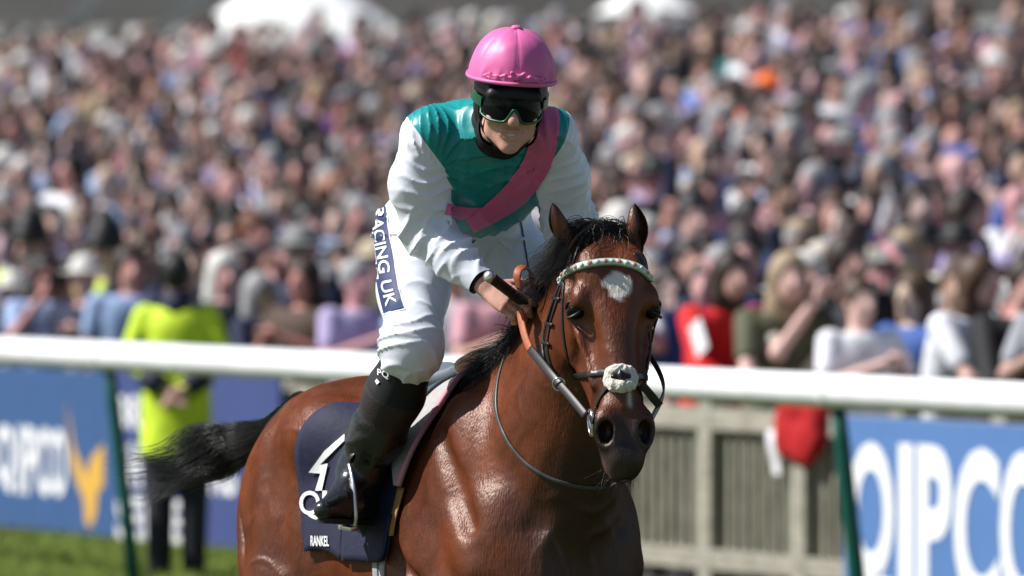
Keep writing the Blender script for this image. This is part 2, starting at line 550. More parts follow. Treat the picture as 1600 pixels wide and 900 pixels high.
# advertising boards hung in front of the barrier
M_BLUE_SHADED = mat('shaded_blue_banner', (.036, .090, .225), .5, noise=.05, scale=4, bump=.004, bscale=3)  # darker copy of the banner blue, slight shade put into the colour
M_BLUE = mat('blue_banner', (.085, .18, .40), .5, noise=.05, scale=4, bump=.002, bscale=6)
M_NAVYB = mat('navy_banner', (.045, .065, .19), .5, noise=.05, scale=4)
M_BWHITE = mat('banner_white', (.80, .80, .80), .5)
M_GOLD = mat('banner_gold', (.62, .36, .06), .5)
def banner(name, label, sa, sb, z0, z1, m, b0=BB_ - .06):
    e = empty(name, tuple(ft((sa + sb) / 2, b0, 0)))
    tag(e, label, 'banner')
    MB().box(ft((sa + sb) / 2, b0, (z0 + z1) / 2), ((sb - sa) / 2, .012, (z1 - z0) / 2), ED, EN, (0, 0, 1), bev=.004).build('board', m, e)
    return e
def text_flat(txt, e, sa, sb, z0, z1, m, b0=BB_ - .06, bold=0.0, name='lettering', poly=None):
    V, F = text_mesh(txt, bold) if poly is None else (np.array([(x, y, 0) for x, y in poly]), [tuple(range(len(poly)))])
    P = [ft(sa + (sb - sa) * v[0], b0 - .0165, z0 + (z1 - z0) * v[1]) for v in V]
    F = [f if True else f for f in F]
    return link(name, mesh_np(name, P, F), m, e, False)
def zat(py, px, b):
    s = s_at(px, b); d = ft(s, b, 0)[1]
    return CAM.z + 0.0 - (py - HORIZON) / FPX * d
BL = BB_ - .06
sr = s_at(1322, BL)
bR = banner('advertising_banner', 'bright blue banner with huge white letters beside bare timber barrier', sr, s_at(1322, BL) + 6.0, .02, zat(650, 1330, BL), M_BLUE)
zt, zb = zat(690, 1365, BL), zat(935, 1365, BL)
for ch, a, b_ in (('Q', 1331, 1400), ('I', 1409, 1431), ('P', 1438, 1491), ('C', 1496, 1566), ('O', 1568, 1640)):
    text_flat(ch, bR, s_at(a, BL), s_at(b_, BL), zb - (.03 if ch == 'Q' else 0), zt, M_BWHITE, bold=.03)
sl0 = s_at(-20, BL) - 3.0
bL = banner('advertising_banner', 'shaded blue banner with white letters and golden emblem behind green post', sl0, s_at(184, BL) - .004, .03, zat(576, 60, BL), M_BLUE_SHADED)
for ch, a, b_ in (('Q', -4, 26), ('I', 31, 37), ('P', 42, 60), ('C', 61, 82), ('O', 83, 107)):
    text_flat(ch, bL, s_at(a, BL), s_at(b_, BL), zat(774, 60, BL), zat(667, 60, BL), M_BWHITE, bold=.03)
em = [(0, .98), (.20, .62), (.42, .48), (.52, .40), (.66, .55), (.98, .66), (.97, .34), (.82, .28), (.78, .12), (.62, .0), (.50, .05), (.46, .22), (.30, .32), (.16, .46), (.10, .70)]
text_flat('', bL, s_at(107, BL), s_at(167, BL), zat(826, 140, BL), zat(622, 140, BL), M_GOLD, name='emblem', poly=em[::-1])
bN = banner('advertising_banner', 'navy banner with three lines of white lettering behind yellow jacketed steward', s_at(184, BL), s_at(440, BL), .03, zat(585, 300, BL), M_NAVYB)
for txt, y0, y1, w in (('BRITISH', 676, 624, 150), ('CHAMPIONS', 770, 700, 190), ('SERIES', 852, 784, 130)):
    for i, ch in enumerate(txt):
        a = 184 + w * (i + .06) / len(txt); c_ = 184 + w * (i + .9) / len(txt)
        if ch == 'I': a += 5; c_ -= 5
        text_flat(ch, bN, s_at(a, BL), s_at(c_, BL), zat(y0, 300, BL), zat(y1, 300, BL), M_BWHITE, bold=.03)
# terrace, raked towards the back
M_CONC = mat('concrete', (.22, .215, .20), .85, noise=.15, scale=2)
RISE = [(0, 0), (2.2, .0), (20, 2.05), (24, 2.3)]
def floor_z(bk): return float(np.interp(bk, [r[0] for r in RISE], [r[1] for r in RISE]))
b = MB(); prof = [(BB_ + .2, .004)] + [(BB_ + r[0], r[1] + .004) for r in RISE[1:]] + [(BB_ + 60, 2.304)]
for (b0, z0), (b1, z1) in zip(prof[:-1], prof[1:]):
    q = [ft(-60, b0, z0), ft(60, b0, z0), ft(60, b1, z1), ft(-60, b1, z1)]; b.add(q, [(0, 1, 2, 3)])
tag(b.build('terrace', M_CONC), kind='structure')

# grandstand far behind, with raking beams, and white pavilion roofs
M_STAND = mat('dark_stand', (.075, .072, .068), .8, noise=.2, scale=.4)
M_BEAM = mat('pale_beam', (.36, .36, .34), .7, noise=.1, scale=1)
st = empty('grandstand', tuple(ft(0, 45, 2.3)))
tag(st, 'dark grandstand with pale slanting beams rising beyond the crowd', 'building')
pA, pB = at(-500, 0, 112), at(2100, 0, 100)
v = (pB - pA); v.z = 0; v.normalize(); nb_ = Vector((v.y, -v.x, 0))
c = (pA + pB) / 2
MB().box((c.x, c.y + 2, 6.5), (45, 1.2, 4.2), v, nb_, (0, 0, 1)).build('wall', M_STAND, st)
for (x0, y0, x1, y1, w) in ((150, -20, 100, 60, 26), (345, -30, 235, 62, 20), (20, 2, 330, -4, 8)):
    p0 = at(x0, y0, 104); p1 = at(x1, y1, 104); dv = (p1 - p0); L = dv.length / 2; dv.normalize(); w_ = w / FPX * 104
    MB().box((p0 + p1) / 2, (L + .3, w_ / 2, .12), dv, dv.cross(Vector((0, 1, 0))), (0, 1, 0)).build('beam', M_BEAM, st)
for (z_) in (3.35, 4.05): MB().box((c.x, c.y + .5, z_), (45, .3, .09), v, nb_, (0, 0, 1)).build('balcony', M_BEAM, st)
M_TENT = mat('white_canvas', (.82, .82, .80), .6)
def pavilion(px0, px1, pyb, pyt, d, label):
    base = [at(px0, pyb, d), at(px1, pyb, d)]; w = (base[1] - base[0]).length; cc = (base[0] + base[1]) / 2
    zt = at(0, pyt, d).z; zb_ = base[0].z
    e = empty('pavilion', (cc.x, cc.y, 2.3)); tag(e, label, 'tent', 'white pavilions behind the crowd')
    n = 8; rings = []
    for t in np.linspace(0, 1, 7):
        r = w / 2 * (1 - t)**1.5 + .05; z = zb_ + (zt - zb_) * t
        rings.append([(cc.x + r * 1.2 * math.copysign(abs(math.cos(a))**.6, math.cos(a)), cc.y + r * math.copysign(abs(math.sin(a))**.6, math.sin(a)), z) for a in np.linspace(0, 2 * math.pi, 24, endpoint=False)])
    V = [v for r in rings for v in r]; F = [(i * 24 + k, i * 24 + (k + 1) % 24, (i + 1) * 24 + (k + 1) % 24, (i + 1) * 24 + k) for i in range(6) for k in range(24)]
    MB().add(V, F).build('roof', M_TENT, e, True)
    MB().box((cc.x, cc.y, (zb_ + 2.3) / 2), (w / 2 * .97, w / 2 * .8, (zb_ - 2.3) / 2 + .02)).build('side_wall', M_TENT, e)
    return e
pavilion(310, 620, 66, -110, 92, 'large white canvas pavilion with peaked roof behind the crowd')
pavilion(948, 1075, 22, -60, 95, 'smaller white canvas pavilion roof just above the crowd')
# ================================================================== THE CROWD
POSES = {
 'down':  (((.24, .03, 1.14), (.24, -.07, .90)), ((.24, .03, 1.14), (.24, -.07, .90)), 0, 'arms down'),
 'phone': (((.25, -.20, 1.22), (.07, -.27, 1.50)), ((.25, -.20, 1.22), (.07, -.27, 1.50)), 0, 'photographing'),
 'clap':  (((.27, -.08, 1.16), (.04, -.30, 1.28)), ((.27, -.08, 1.16), (.04, -.30, 1.28)), 0, 'clapping'),
 'wave':  (((.24, .03, 1.14), (.22, -.10, .92)), ((.34, -.08, 1.56), (.30, -.16, 1.82)), 0, 'raising one arm'),
 'lean':  (((.25, -.30, 1.13), (.12, -.46, 1.06)), ((.25, -.30, 1.13), (.12, -.46, 1.06)), -.16, 'leaning on barrier'),
 'shade': (((.24, .02, 1.14), (.20, -.16, 1.02)), ((.33, -.16, 1.42), (.10, -.15, 1.66)), 0, 'shading the eyes'),
 'back':  (((.285, .06, 1.16), (.05, .19, 1.00)), ((.285, .06, 1.16), (.05, .19, 1.00)), 0, 'with hands clasped behind'),
}
def person_fields(pose, long_coat=False, bare=False):
    la, ra, ln, _ = POSES[pose]
    def sk(p): return np.array([p[0], p[1] + ln * max(0, (p[2] - .95)) / .5, p[2]])
    body, top, leg = Field(), Field(), Field()
    hc = sk((0, 0, 1.60)) + np.array([0, ln * .15, 0])
    X, Y, Z = np.eye(3)
    body.ell(hc + (0, .015, .015), (.076, .095, .105), None, .02); body.ell(hc + (0, -.03, -.055), (.055, .058, .065), None, .03)
    body.cone(hc + (0, -.085, .01), hc + (0, -.108, -.03), .011, .016, .012)
    for s in (-1, 1):
        body.ell(hc + (s * .078, .012, -.01), (.010, .020, .032), None, .008)
        body.ell(hc + (s * .032, -.088, .008), (.014, .012, .009), None, .01, 's')
    body.cone(hc + (-.025, -.094, -.068), hc + (.025, -.094, -.068), .005, .005, .006, 's')
    body.cone(sk((0, .015, 1.40)), hc + (0, .015, -.05), .058, .054, .03)
    for f_, gr_ in ((body, 0), (top, .022)):
        f_.loft([[*sk((0, .01, z)), 0, -1, 0, 1, 0, 0, d + gr_, d + gr_, w + gr_, 0, 2.3] for z, w, d in ((.92, .155, .105), (1.06, .140, .10), (1.22, .160, .115), (1.34, .175, .11), (1.43, .12, .075))], .04)
        if f_ is top and long_coat: f_.loft([[0, .01, z, 0, -1, 0, 1, 0, 0, d, d, w, 0, 2.3] for z, w, d in ((.64, .215, .165), (.92, .205, .15), (1.2, .205, .145))], .04)
        elif f_ is top: f_.loft([[0, .01, z, 0, -1, 0, 1, 0, 0, d, d, w, 0, 2.3] for z, w, d in ((.82, .18, .13), (.95, .175, .125))], .04)
    for s, (el, wr) in ((-1, la), (1, ra)):
        S_ = sk((s * .185, .01, 1.385)); E_ = np.array([s * el[0], el[1] + ln * .3, el[2]]); W_ = np.array([s * wr[0], wr[1] + ln * .3, wr[2]])
        body.chain([S_, E_, W_], [.05, .038, .028], .02)
        dd = (W_ - E_) / np.linalg.norm(W_ - E_)
        body.ell(W_ + dd * .05, (.036, .026, .046), None, .015)
        for o in (-.024, -.008, .008, .024): body.cone(W_ + dd * .08 + np.array([o, 0, 0]), W_ + dd * .135 + np.array([o * 1.2, 0, -.012]), .0105, .009, .004)
        body.cone(W_ + dd * .03 + np.array([s * -.03, 0, 0]), W_ + dd * .085 + np.array([s * -.05, 0, .0]), .012, .010, .006)
        if bare: top.chain([S_, S_ * .35 + E_ * .65], [.074, .062], .03)
        else: top.chain([S_, E_, E_ * .12 + W_ * .88], [.074, .056, .043], .03)
    for s in (-1, 1):
        body.chain([(s * .09, .01, .90), (s * .10, -.01, .50), (s * .10, .02, .08)], [.085, .055, .038], .03); body.cone((s * .10, .03, .045), (s * .11, -.13, .035), .04, .032, .03)
        leg.chain([(s * .09, .01, .90), (s * .10, -.01, .50), (s * .10, .02, .075)], [.115, .088, .076] if pose == 'back' else [.105, .075, .062], .03); leg.cone((s * .10, .035, .045), (s * .112, -.15, .032), .045, .036, .03)
    leg.ell((0, .01, .92), (.165, .125, .13), None, .04)
    return body, top, leg, hc
def hair_field(hc, kind):
    g = Field(); c = hc + np.array([0, .028, .030])
    if kind == 'short':
        g.ell(c, (.088, .100, .105), None, .01); g.ell(hc + (0, -.075, -.055), (.085, .075, .105), None, .02, 's')
    elif kind == 'bob':
        g.ell(c, (.094, .104, .108), None, .01); g.ell(hc + (0, .045, -.09), (.105, .075, .12), None, .04); g.ell(hc + (0, -.08, -.06), (.068, .075, .115), None, .02, 's')
    elif kind == 'long':
        g.ell(c, (.094, .104, .108), None, .01); g.ell(hc + (0, .055, -.15), (.112, .07, .20), None, .05); g.ell(hc + (0, -.08, -.08), (.066, .080, .14), None, .02, 's')
    elif kind == 'cap':
        g.ell(c + (0, -.005, .0), (.095, .110, .105), None, .01); g.ell(hc + (0, -.13, .045), (.07, .07, .010), None, .01); g.ell(hc + (0, 0, -.095), (.2, .2, .125), None, .006, 's')
    elif kind == 'hat':
        g.ell(hc + (0, .01, .085), (.098, .112, .085), None, .01); g.ell(hc + (0, .01, .052), (.185, .195, .014), None, .015); g.ell(hc + (0, 0, -.09), (.14, .14, .125), None, .004, 's')
    elif kind == 'helmet':
        g.ell(hc + (0, .01, .075), (.105, .122, .10), None, .01); g.ell(hc + (0, .01, .15), (.075, .085, .085), None, .05); g.ell(hc + (0, .0, .055), (.125, .15, .012), None, .012); g.ell(hc + (0, 0, -.09), (.14, .14, .12), None, .004, 's')
    return g
MESH = {}; COARSE = {}
def var(pose, coat=False, bare=False):
    key = (pose, coat, bare)
    if key not in MESH:
        fs = person_fields(pose, coat, bare)
        hi = [f.mesh(h, None, 1) for f, h in zip(fs[:3], (.014, .02, .024))]
        MESH[key] = [mesh_np(n_, *m_) for n_, m_ in zip(('person', 'jacket', 'trousers'), hi)] + [fs[3]]
        for m_ in MESH[key][:3]: m_.polygons.foreach_set('use_smooth', [True] * len(m_.polygons))
        if pose != 'back': COARSE[key] = [f.mesh(h, None, 1) for f, h in zip(fs[:2], (.034, .042))]
    return MESH[key]
HAIRM = {}
def hair_mesh(pose, kind):
    key = ('lean' if pose == 'lean' else 'x', kind)
    if key not in HAIRM:
        V, F = hair_field(var(pose)[3], kind).mesh(.014, (lambda P: -.006 * ridge(P * 22)) if kind in ('short', 'bob', 'long') else None, 1)
        m_ = mesh_np('hair', V, F); m_.polygons.foreach_set('use_smooth', [True] * len(F)); HAIRM[key] = (m_, V, F)
    return HAIRM[key][0]
def glasses_mesh(pose):
    key = ('g', pose == 'lean')
    if key not in HAIRM:
        hc = var(pose)[3]; g = Field()
        for s in (-1, 1): g.ell(hc + (s * .034, -.094, .006), (.027, .012, .019), None, .004)
        g.cone(hc + (-.07, -.07, .012), hc + (.07, -.07, .012), .005, .005, .006)
        V, F = g.mesh(.008, None, 1); m_ = mesh_np('sunglasses', V, F); HAIRM[key] = (m_, V, F)
    return HAIRM[key][0]
M_CSKIN = mat('crowd_skin', (.5, .3, .2), .5, noise=.06, scale=12, obj_color=True)
M_CCLOTH = mat('crowd_cloth', (.5, .5, .5), .75, noise=.22, scale=9, obj_color=True, bump=.006, bscale=14)
M_CHAIR = mat('crowd_hair', (.1, .1, .1), .55, noise=.35, scale=25, obj_color=True, stretch=(1, 1, .3))
M_CGLASS = mat('dark_glass', (.01, .01, .012), .12)
for m_ in (M_CSKIN, M_CCLOTH, M_CHAIR): pass
TOPS = [('black', (.008, .008, .010), 27), ('navy blue', (.012, .018, .055), 25), ('dark grey', (.04, .042, .05), 11), ('white', (.72, .73, .78), 16), ('pale blue', (.30, .41, .64), 12), ('beige', (.36, .29, .23), 3),
        ('brown', (.07, .042, .030), 6), ('light grey', (.30, .31, .35), 7), ('pink', (.58, .30, .36), 4), ('lilac', (.40, .34, .56), 8), ('maroon', (.10, .012, .025), 4), ('olive', (.08, .08, .045), 2), ('mid blue', (.045, .11, .36), 8), ('cream', (.56, .51, .43), 3), ('teal', (.02, .16, .16), 1), ('purple', (.12, .03, .17), 3)]
HAIRC = [('dark brown', (.026, .014, .009), 12), ('black', (.009, .008, .008), 8), ('mid brown', (.07, .038, .022), 8), ('blond', (.30, .22, .14), 2), ('grey', (.28, .28, .29), 5), ('white', (.62, .60, .56), 2), ('auburn', (.12, .035, .012), 2)]
SKINS = [(.54, .315, .27), (.60, .37, .325), (.48, .27, .22), (.56, .315, .285), (.42, .225, .18), (.64, .42, .37)]
crng = random.Random(5)
def pick(L): return crng.choices(L, weights=[x[2] for x in L])[0]
def add_person(pos, yaw, scale, pose, top, hairkind, hairc, skin, group='spectators behind the barrier', label=None, glasses=False, garment='jacket', coat=False, legs_col=(.02, .022, .03), where='in the crowd'):
    ms = var(pose, coat, garment == 'shirt')
    o = bpy.data.objects.new('person', ms[0]); COL.objects.link(o)
    o.location = pos; o.rotation_euler = (0, 0, yaw); o.scale = (scale * crng.uniform(.96, 1.06), scale * crng.uniform(.97, 1.05), scale)
    if not ms[0].materials: ms[0].materials.append(M_CSKIN)
    o.color = (*skin, 1)
    def part(nm, me_, m_, col):
        c = bpy.data.objects.new(nm, me_); COL.objects.link(c); c.parent = o
        if not me_.materials: me_.materials.append(m_)
        c.color = (*col, 1); return c
    part(garment, ms[1], M_CCLOTH, top[1]); part('trousers', ms[2], M_CCLOTH, legs_col)
    if hairkind != 'bald':
        part({'hat': 'hat', 'cap': 'cap', 'helmet': 'helmet'}.get(hairkind, 'hair'), hair_mesh(pose, hairkind), M_CHAIR if hairkind in ('short', 'bob', 'long') else M_CHAIR, hairc[1])
    if glasses: part('sunglasses', glasses_mesh(pose), M_CGLASS, (.01, .01, .01))
    if label is None:
        hk = {'short': f'short {hairc[0]} hair', 'bob': f'{hairc[0]} bobbed hair', 'long': f'long {hairc[0]} hair', 'cap': f'{hairc[0]} cap', 'hat': f'{hairc[0]} brimmed hat', 'bald': 'a bald head'}[hairkind]
        label = f'person in {top[0]} {garment}, {hk}' + (' and sunglasses' if glasses else '') + f', {POSES[pose][3]}'
    global last_person
    last_person = o
    return tag(o, label, 'person', group)
def yaw_to(p, tx, ty): return math.atan2(tx - p[0], -(ty - p[1]))

# rows of spectators: (offset behind the barrier)
offs = []; x = .34
while x < 21:
    offs.append(x); x += .58 + .022 * x
slots = []
for ri, o_ in enumerate(offs):
    bb = BB_ + o_
    sa, sb = s_at(-430, bb), s_at(2030, bb)
    if sa > sb: sa, sb = sb, sa
    s = sa + crng.random() * .4
    while s < sb:
        slots.append((ri, s, bb + crng.uniform(-.16, .16) * (ri > 0)))
        s += crng.uniform(.46, .66) * (1 + .012 * ri)
def slot_px(s, bb):
    p = ft(s, bb, 0); return 800 + FPX * p[0] / p[1]
reserved = []     # (row, px range) kept for hand placed people
def special(px, o_, **kw):
    bb = BB_ + o_; s = s_at(px, bb); p = ft(s, bb, floor_z(o_))
    reserved.append((s, bb, kw.pop('clear', .34)))
    tx = kw.pop('look', 0.0)
    return add_person(tuple(p), yaw_to(p, tx, 20) + kw.pop('turn', 0), kw.pop('scale', 1.0), kw.pop('pose'), **kw)
T = {t[0]: t for t in TOPS}; HC_ = {t[0]: t for t in HAIRC}; SK = SKINS
RED = ('red', (.62, .008, .012), 0); YEL = ('fluorescent yellow', (.56, .74, .03), 0)
G1 = 'spectators behind the barrier'
special(1112, .36, pose='lean', top=RED, hairkind='bob', hairc=HC_['dark brown'], skin=SK[0], turn=.5, label='person in a bright red jacket with dark hair leaning on the barrier', clear=.5)
special(1262, .40, pose='phone', garment='shirt', top=T['cream'], hairkind='bob', hairc=HC_['white'], skin=SK[1], turn=.45, label='person with bright white bobbed hair in cream top photographing over the barrier', clear=.45)
special(1345, .45, pose='clap', top=T['white'], hairkind='short', hairc=HC_['mid brown'], skin=SK[5], turn=.6, garment='shirt', label='person in white shirt with brown hair clapping beside white haired spectator', scale=.93)
special(1475, .36, pose='lean', top=T['white'], hairkind='long', hairc=HC_['mid brown'], skin=SK[1], turn=1.0, garment='shirt', label='person in white shirt with long brown hair stretching over the barrier', clear=.5)
special(1575, .45, pose='lean', top=T['black'], hairkind='short', hairc=HC_['dark brown'], skin=SK[3], turn=.5, label='person in black jacket leaning on barrier above the bright blue banner', clear=.4)
special(1285, 1.7, pose='down', top=T['dark grey'], hairkind='hat', hairc=('pale', (.52, .47, .40), 0), skin=SK[2], label='person in pale wide brimmed hat standing behind white haired spectator')
special(1165, 1.2, pose='down', top=T['black'], hairkind='short', hairc=HC_['black'], skin=SK[3], scale=1.05, label='tall black haired person in black standing behind red jacketed spectator')
special(46, 1.05, clear=.40, pose='down', top=YEL, hairkind='helmet', hairc=HC_['black'], skin=SK[4], scale=1.04, garment='high_visibility_vest', label='police officer in black domed helmet and yellow vest at far end of the crowd', turn=-.6)
special(164, 1.05, clear=.40, pose='down', top=YEL, hairkind='helmet', hairc=HC_['black'], skin=SK[2], scale=1.02, garment='high_visibility_vest', label='police officer in black domed helmet and yellow vest behind steward in yellow coat', turn=-.9)
special(1200, 12.2, pose='phone', top=('orange', (.85, .16, .01), 0), hairkind='hat', hairc=('orange', (.95, .18, .02), 0), skin=SK[0], label='person in vivid orange hat and orange top high in the crowd', clear=.5)
special(330, 15.5, pose='wave', top=('crimson', (.50, .01, .06), 0), hairkind='short', hairc=HC_['mid brown'], skin=SK[0], label='person in crimson top standing near the white pavilion')
special(28, 15.5, pose='down', top=('turquoise', (.10, .52, .66), 0), hairkind='short', hairc=HC_['mid brown'], skin=SK[0], label='person in turquoise shirt at the back of the crowd')
special(1150, 17, pose='down', top=T['teal'], hairkind='short', hairc=HC_['dark brown'], skin=SK[0], label='person in dark teal jacket near the top of the crowd')
special(1215, .28, pose='lean', garment='shirt', top=T['olive'], hairkind='long', hairc=HC_['blond'], skin=SK[1], turn=.3, label='person with long blond hair leaning between red jacket and white haired spectator', clear=.3)
CAMM = {}
def held_thing(o, pose, kind, who):
    if kind not in CAMM:
        b = MB()
        if kind == 'camera': b.box((0, 0, 0), (.066, .032, .042), bev=.008); b.tube([(0, -.03, 0), (0, -.10, 0)], [.036, .034], 14); b.box((0, 0, .048), (.025, .025, .012))
        elif kind == 'phone': b.box((0, 0, 0), (.037, .005, .072), bev=.003)
        else: b.box((0, 0, 0), (.075, .002, .105))
        m_ = {'camera': mat('black_camera', (.012, .012, .013), .35), 'phone': mat('phone_shell', (.35, .36, .38), .2), 'race_card': mat('race_card_paper', (.75, .75, .76), .6)}[kind]
        CAMM[kind] = mesh_np(kind, b.v, b.f); CAMM[kind].materials.append(m_)
    c = bpy.data.objects.new(kind, CAMM[kind]); COL.objects.link(c)
    off = {'camera': (0, -.30, 1.575), 'phone': (.03, -.33, 1.60), 'race_card': (.02, -.36, 1.36)}[kind]
    M = Matrix.LocRotScale(o.location, o.rotation_euler, o.scale)
    c.location = M @ Vector(off); c.rotation_euler = (crng.uniform(-.3, .3), crng.uniform(-.4, .4), o.rotation_euler.z)
    tag(c, {'camera': 'camera held up by ', 'phone': 'phone held up by ', 'race_card': 'race card held by '}[kind] + who, kind.replace('_', ' '), kind.replace('_', ' ') + 's held in the crowd')
count = 14; rest = []
for ri, s, bb in slots:
    if any(abs(s - rs) < rc and abs(bb - rb) < .42 for rs, rb, rc in reserved): continue
    p = ft(s, bb, floor_z(bb - BB_))
    top = pick(TOPS); hc_ = pick(HAIRC)
    hk = crng.choices(['short', 'bob', 'long', 'cap', 'hat', 'bald'], weights=[11, 4, 5, .8, .8, 1.2])[0]
    if hk == 'hat': hc_ = crng.choice([('straw', (.42, .35, .25), 0), ('white', (.62, .60, .56), 0), ('black', (.012, .012, .012), 0), ('grey', (.2, .2, .2), 0)])
    if hk == 'cap': hc_ = crng.choice([('navy', (.02, .025, .06), 0), ('white', (.6, .6, .6), 0), ('grey', (.2, .2, .22), 0)])
    pose = crng.choices(['down', 'phone', 'clap', 'wave', 'shade', 'lean'], weights=[9, 4, 5, .8, 1.2, 6 if ri == 0 else 0])[0]
    yaw = yaw_to(p, 0, 20) + crng.gauss(.1, .5)
    sc_ = crng.gauss(.985, .045); skin = tuple(c * crng.uniform(.85, 1.08) for c in crng.choice(SKINS))
    if count < 300 and -70 < slot_px(s, bb) < 1670:
        add_person(tuple(p), yaw, sc_, pose, top, hk, hc_, skin, glasses=crng.random() < .3, garment=crng.choice(['jacket', 'jacket', 'shirt']) if top[0] in ('dark grey', 'brown', 'beige') else 'shirt' if top[0] in ('white', 'pale blue', 'light grey', 'pink', 'lilac', 'cream') else 'jacket')
        count += 1
        o_ = SC.collection.objects[-1] if False else last_person
        who = ' '.join(o_['label'].replace(',', '').split()[:11])
        if pose == 'phone': held_thing(o_, pose, crng.choice(['camera', 'phone', 'camera']), who)
        elif pose == 'clap' and crng.random() < .45: held_thing(o_, pose, 'race_card', who)
    else: rest.append((p, yaw, sc_, pose, top[1], hk, hc_[1], skin, ri))
# the remaining, farthest spectators as one mass
Vs, Fs, Cs = [], [], []; nb0 = 0
def putm(V, F, p, yaw, sc_, col):
    global nb0
    c, s = math.cos(yaw), math.sin(yaw)
    W = np.stack([V[:, 0] * c - V[:, 1] * s, V[:, 0] * s + V[:, 1] * c, V[:, 2]], 1) * sc_ + p
    Vs.append(W); Fs.append(F + nb0); Cs.append(np.tile((*col, 1.0), (len(V), 1))); nb0 += len(V)
for p, yaw, sc_, pose, tc_, hk, hcol, skin, ri in rest:
    var(pose); cb = COARSE[(pose, False, False)]
    for (V, F), col in zip(cb, (skin, tc_)):
        q = V[F].mean(1)[:, 2] > (-1 if ri < 2 else .9)
        putm(V, F[q], p, yaw, sc_, col)
    if hk != 'bald':
        hair_mesh(pose, hk); _, V, F = HAIRM[('lean' if pose == 'lean' else 'x', hk)]
        putm(V, F, p, yaw, sc_, hcol)
if rest:
    me = mesh_np('far_crowd', np.concatenate(Vs), np.concatenate(Fs))
    me.color_attributes.new('Col', 'FLOAT_COLOR', 'POINT').data.foreach_set('color', np.concatenate(Cs).astype(np.float32).ravel())
    m_ = mat('far_crowd', (.5, .5, .5), .7); vc = m_.node_tree.nodes.new('ShaderNodeVertexColor'); vc.layer_name = 'Col'
    m_.node_tree.links.new(vc.outputs[0], bsdf(m_).inputs['Base Color'])
    tag(link('far_crowd', me, m_), 'dense crowd of spectators on the upper terrace and beyond both ends', 'crowd', kind='stuff')
print('people', count, 'far', len(rest))

# steward between the running rail and the banners, seen from behind
sb_ = 1.0; ss_ = s_at(276, sb_); p = ft(ss_, sb_, 0)
stw = add_person(tuple(p), yaw_to(p, 0, 20) + math.pi - .10, .985, 'back', YEL, 'short', ('black', (.008, .008, .009), 0), SK[2], group='ground staff', coat=True, garment='high_visibility_coat', legs_col=(.010, .011, .016),
    label='steward in long fluorescent yellow coat with hands clasped behind, facing the crowd')
del stw['group']
stw['category'] = 'steward'
stw.scale = (.90, 1.0, .985)
def stw_part(nm, mb, m_): 
    o = mb; return o
la, ra, _, _ = POSES['back']
M_DNAVY = mat('steward_navy', (.010, .014, .035), .7)
W = stw.matrix_basis
for s in (-1, 1):
    E_ = Vector((s * .285, .06, 1.16)); Wr = Vector((s * .05, .19, 1.00))
    a, c = E_.lerp(Wr, .50), E_.lerp(Wr, .95)
    MB().tube([W @ a, W @ a.lerp(c, .5), W @ c], [.068, .062, .054], 16).build('cuff', M_DNAVY, stw, True)
MB().tube([W @ Vector((0, .02, 1.40)), W @ Vector((0, .02, 1.46)), W @ Vector((0, .02, 1.53))], [.10, .085, .075], 18).build('collar', M_DNAVY, stw, True)

# red jacket and paper hung over the barrier
g = Field(); sj = s_at(1257, BB_); 
for k in range(5):
    g.ell(ft(sj - .16 + .075 * k, BB_ - .01, .86 + .03 * math.sin(k * 2.1)), (.06, .05, .14 + .03 * (k % 2)), (ED, EN, UP3 := np.array([0, 0, 1.0])), .04)
g.ell(ft(sj, BB_ + .02, .985), (.21, .09, .045), (ED, EN, UP3), .05)
V, F = g.mesh(.014, lambda P: -.008 * ridge(P * 9), 1)
tag(link('red_coat', mesh_np('red_coat', V, F), mat('red_cloth', (.42, .006, .010), .8, noise=.2, scale=12)), 'crumpled red coat hung over the timber barrier next to green post', 'coat')
b = MB(); sp_ = s_at(1213, BB_)
P = [ft(sp_ - .035 + .07 * i + .01 * j, BB_ - .03 - .012 * math.sin(j * 1.3), .86 - .055 * j) for j in range(5) for i in (0, 1)]
P += [p_ - EN * .002 for p_ in P]
fs = [(2 * j, 2 * j + 1, 2 * j + 3, 2 * j + 2) for j in range(4)]; fs += [tuple(i + 10 for i in f[::-1]) for f in fs]
tag(b.add(P, fs).build('paper', mat('paper', (.75, .75, .78), .7)), 'white folded paper hanging on the timber barrier beside the red coat', 'paper')
g0 = ft(s_at(1092, BB_ - .02), BB_ - .02, 1.30)
cx_ = ED * math.cos(.5) + UP3 * math.sin(.5)
tag(MB().box(g0, (.06, .003, .085), cx_, EN, np.cross(EN, cx_)).build('race_card', mat('race_card', (.72, .73, .76), .7)), 'white race card held in front of the red jacketed spectator', 'race card')
# ================================================================== THE HORSE
TH = R(27)
HF = np.array([math.sin(TH), -math.cos(TH), 0.0])      # heading
HL_ = np.array([math.cos(TH), math.sin(TH), 0.0])      # the horse's own left
UP = np.array([0, 0, 1.0])
W0 = np.array([-0.067, 20.0, 0.0])
def hp(u, v, w): return W0 + u * HF + v * HL_ + w * UP

PHI = R(11); HPIT = R(22)
hf = np.array([math.sin(PHI), -math.cos(PHI), 0.0]); hl = np.array([math.cos(PHI), math.sin(PHI), 0.0])
HA = -math.cos(HPIT) * UP + math.sin(HPIT) * hf        # from poll towards the muzzle
HN = math.cos(HPIT) * hf + math.sin(HPIT) * UP         # out of the forehead
POLL = np.array(at(948, 388, 19.33))
def hd(a, f, l): return POLL + a * HA + f * HN + l * hl

